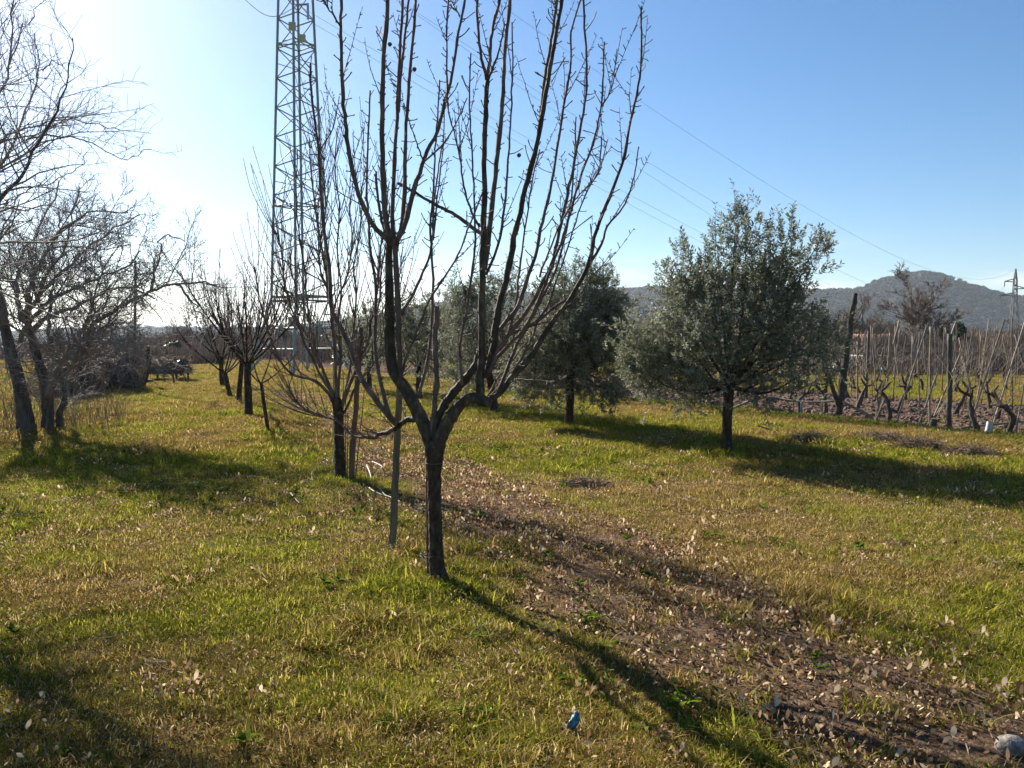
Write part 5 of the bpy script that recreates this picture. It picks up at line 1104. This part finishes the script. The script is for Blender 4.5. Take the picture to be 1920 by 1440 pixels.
# white tent, sheets and the house with the terracotta roof
def prism(name, label, x0, x1, yb, yt, Yd, dep, mat, cat):
    a = px(x0, yb, Yd); b = px(x1, yb, Yd); t = px((x0 + x1) / 2, yt, Yd); W = (b.x - a.x) / 2; o0 = thing(name, label, cat, loc=((a.x + b.x) / 2, Yd, 0))
    H = t.z; V = [(-W, 0, 0), (W, 0, 0), (0, 0, H), (-W, dep, 0), (W, dep, 0), (0, dep, H)]
    obj('sheet', mk_mesh(name, V, [(0, 3, 5, 2), (1, 2, 5, 4)], None, False), M[mat], o0)
    obj('end_sheet', mk_mesh(name, [(-W * .97, .02, 0), (W * .97, .02, 0), (0, .02, H * .97), (-W * .97, dep - .02, 0), (W * .97, dep - .02, 0), (0, dep - .02, H * .97)], None, [(0, 1, 2), (3, 5, 4)], False), M['glass' if False else mat], o0)
    bar('ridge_pole', (0, -0.02, H + .02), (0, dep, H + .02), 0.03, M['metal'], o0); bar('frame_pole', (-W, -.03, 0), (0, -.03, H), 0.03, M['metal'], o0); bar('frame_pole', (W, -.03, 0), (0, -.03, H), 0.03, M['metal'], o0)
    return o0
M['lilac'] = noise_mat('grey_lilac_net', [(0.18, 0.17, 0.19), (0.3, 0.28, 0.32)], 3, 0.8, 0.3, 9)
prism('net_tent', 'low greyish white ridge-shaped net behind the vines right of the leaning black post', 1600, 1640, 699, 668, 44, 2.2, 'lilac', 'net')
for i, (x, y, r, lb) in enumerate(((1590, 684, .22, 'white sheet bundle against the leaning black post'), (1570, 690, .2, 'white bundle left of the leaning black post'), (1556, 694, .16, 'leftmost small white bundle under the olive crown'), (1655, 697, .14, 'small white bundle right of the greyish ridge-shaped net'), (1755, 702, .12, 'small white object between the vineyard canes at the far side'), (1791, 702, .12, 'small white object just right of the straight dark post'))):
    p = px(x, y, 40); o = obj('white_bundle', ball('white_bundle', r, 20 + i, 1.2, 0.2), M['white'], loc=(p.x, 40, max(p.z, r))); tag(o, lb, 'bundle', 'white things beyond the vineyard')
Yh = 58.; a = px(1636, 660, Yh); b = px(1690, 660, Yh); hs = thing('farm_shed', 'low farm building with a terracotta tiled roof behind the vineyard', 'building', loc=((a.x + b.x) / 2 - 1, Yh, 0))
W = (b.x - a.x) / 2 + .6; ez = px(0, 643, Yh).z; rz_ = px(0, 626, Yh).z
me = box_mesh('wall', W * 2, 3.2, ez, 0.0); obj('wall', me, M['plaster'], hs)
V = [(-W - .3, -1.9, ez - .05), (W + .3, -1.9, ez - .05), (W + .3, 0, rz_), (-W - .3, 0, rz_), (-W - .3, 1.9, ez - .05), (W + .3, 1.9, ez - .05)]
V += [(x, y, z - .15) for x, y, z in V]
obj('roof', mk_mesh('roof', V, [(0, 1, 2, 3), (3, 2, 5, 4), (6, 9, 8, 7), (9, 10, 11, 8), (0, 6, 7, 1), (4, 5, 11, 10), (0, 3, 9, 6), (3, 4, 10, 9), (1, 7, 8, 2), (2, 8, 11, 5)], None, False), M['tile'], hs)
for k, sx in enumerate((-W * .6, 0.1, W * .6)): obj('window', box_mesh('window', .7, .06, .8, 0), M['glass'], hs, loc=(sx, -1.63, .35))

# ------------------------------------------------------------------ small things on the grass
def heap(label, x, y, wpx, hpx, seed, mat='straw', n=900):
    p = ground_px(x, y); s_ = p.y / F; W = wpx * s_ / 2; H = hpx * s_; r = np.random.default_rng(seed); tb = Tubes()
    for k in range(n):
        a = r.random() * TAU; d = math.sqrt(r.random()); c = np.array([W * d * math.cos(a), W * .6 * d * math.sin(a), H * (1 - d * d) * r.random()]); v = r.normal(0, 1, 3); v[2] *= .45; v = unit(v) * r.uniform(.05, .2)
        tb.add(np.array([c - v, c + r.normal(0, .02, 3), c + v]), [.003, .003, .002], 3)
    o = obj('cuttings_heap', tb.mesh('cuttings_heap'), M[mat], loc=p); tag(o, label, 'heap', 'heaps of cut stems', kind='stuff')
heap('dark heap of cut stems right of the largest olive trunk, beside a fallen branch', 1518, 832, 95, 18, 801, 'vine')
heap('brown heap of cut stems nearest the leaning canes', 1722, 842, 80, 16, 802)
heap('brown heap of cut stems below the bright metal vine guard', 1818, 852, 90, 14, 803)
heap('pale brown heap of cut stems left of the brown heaps', 1650, 826, 110, 12, 804)
heap('small dark tussock of dead stems in the middle of the meadow', 1095, 915, 90, 12, 805, n=500)
rod('fallen_branch', [(1420, 798), (1450, 808), (1475, 822), (1500, 830)], [13.8, 13.7, 13.3, 13.1], 0.012, 'vine', 'thin dark fallen branch lying on the grass right of the largest olive', 'branch')
def twig_on_ground(pts, r_px, label, mat='paletwig', lift=0.03):
    P = []
    for (x, y, h) in pts: p = ground_px(x, y + h); p.z += h * p.y / F + lift; P.append(np.array(p))
    P = spline(P, 5 * len(pts)); rr = r_px * P[0][1] / F; tb = Tubes(); tb.add(P - P[0], np.linspace(rr, rr * .5, len(P)), 6); o = obj('cut_twig', tb.mesh('cut_twig', .05, True), M[mat], loc=P[0]); tag(o, label, 'twig', 'cut twigs lying round the second tree')
twig_on_ground([(692, 921, 0), (700, 928, 0), (715, 934, 0), (732, 939, 0), (752, 950, 0)], 1.8, 'pale peeled twig running behind the square stake')
twig_on_ground([(711, 923, 0), (718, 931, 0), (724, 936, 0)], 1.6, 'short pale twig branching off the peeled twig')
twig_on_ground([(688, 880, 10), (693, 893, 6), (697, 906, 0)], 1.9, 'bent pale twig standing out of the tangle right of the second tree')
twig_on_ground([(698, 873, 6), (712, 880, 8), (716, 886, 8), (704, 898, 2), (699, 904, 0)], 1.2, 'hooked thin twig in the tangle right of the second tree')
twig_on_ground([(545, 932, 0), (553, 942, 0), (562, 951, 0)], 2.0, 'short thick pale twig left of the second tree')
twig_on_ground([(500, 953, 0), (520, 945, 0), (540, 935, 0), (562, 926, 2)], 1.4, 'long dark twig slanting on the grass left of the second tree', 'shoot')
twig_on_ground([(586, 908, 0), (585, 895, 8), (588, 885, 14), (594, 880, 18)], 1.0, 'thin curved pale twig arching up left of the second tree')
twig_on_ground([(612, 890, 0), (609, 876, 10), (613, 864, 20), (617, 854, 30)], 1.0, 'thin twig curving up close to the second trunk')
twig_on_ground([(565, 908, 0), (575, 911, 0), (583, 911, 0)], 1.3, 'short pale twig lying in front of the green tussock')
twig_on_ground([(666, 874, 10), (690, 860, 18), (712, 846, 24), (722, 836, 30)], 1.0, 'thin reddish twig slanting up right of the leaning stake', 'shoot')
twig_on_ground([(673, 934, 0), (683, 923, 0)], 1.3, 'tiny pale twig at the edge of the green tussock')
# blue rag
p = ground_px(1072, 1388); n1, n2 = 16, 10; U, Vv = np.meshgrid(np.linspace(0, 1, n1), np.linspace(-1, 1, n2), indexing='ij')
Wd = 0.032 * (0.45 + 0.75 * np.sin(np.pi * (0.1 + 0.75 * (1 - U)))); f = fbm(U * 3, Vv * 2, .5, 9)
Xr = Wd * Vv + (U - .4) * 0.055; Yr = (f - .5) * .05 + .012 * np.cos(Vv * 7 + U * 4); Zr = U * 0.115 + 0.015 * np.cos(Vv * 2.2) + (f - .5) * .03 + 0.005
ii = np.arange(n1 * n2).reshape(n1, n2); q = np.stack([ii[:-1, :-1], ii[1:, :-1], ii[1:, 1:], ii[:-1, 1:]], -1).reshape(-1, 4)
o = obj('blue_rag', mk_mesh('blue_rag', np.stack([Xr.ravel(), Yr.ravel(), Zr.ravel()], 1), q), M['blue'], loc=p); tag(o, 'small crumpled blue scrap of plastic sticking out of the foreground grass', 'plastic scrap')
o.scale = (.6, .6, .66); sm = o.modifiers.new('solid', 'SOLIDIFY'); sm.thickness = 0.003
# pale stone at the lower right corner
bm = bmesh.new(); bmesh.ops.create_icosphere(bm, subdivisions=4, radius=1)
for v in bm.verts:
    c = v.co; k = 1 + 0.28 * (fbm(np.array([c.x * 1.2 + c.z]), np.array([c.y * 1.2 + 4]), 1, 5)[0] - .5) + .06 * (fbm(np.array([c.x * 6]), np.array([c.y * 6 + c.z * 5]), 1, 6)[0] - .5); v.co = Vector((c.x * .06 * k, c.y * .05 * k, c.z * .045 * k))
me = bpy.data.meshes.new('stone'); bm.to_mesh(me); bm.free(); me.polygons.foreach_set('use_smooth', np.ones(len(me.polygons), bool)); p = ground_px(1896, 1436)
o = obj('stone', me, M['stone'], loc=(p.x, p.y, p.z + .01)); tag(o, 'pale rounded stone at the lower right corner of the picture', 'stone')
p = ground_px(1172, 1047); me2 = me.copy(); o = obj('stone', me2, None, loc=(p.x, p.y, p.z + 0.0)); o.scale = (1.0, .6, .3); tag(o, 'flat grey stone half buried in the leaf litter strip', 'stone')

# ------------------------------------------------------------------ haze
hz = box_mesh('haze', 18400, 16000, 172, 0, -1.5); ho = obj('haze', hz, None, loc=(0, 6900, 0)); ho['kind'] = 'stuff'
hm = bpy.data.materials.new('haze'); hm.use_nodes = True; hm.node_tree.nodes.clear(); out = hm.node_tree.nodes.new('ShaderNodeOutputMaterial'); pv = hm.node_tree.nodes.new('ShaderNodeVolumePrincipled')
pv.inputs['Color'].default_value = (0.76, 0.87, 1.0, 1); pv.inputs['Density'].default_value = 0.0001; pv.inputs['Anisotropy'].default_value = 0.3
hm.node_tree.links.new(pv.outputs[0], out.inputs['Volume']); hz.materials.append(hm)
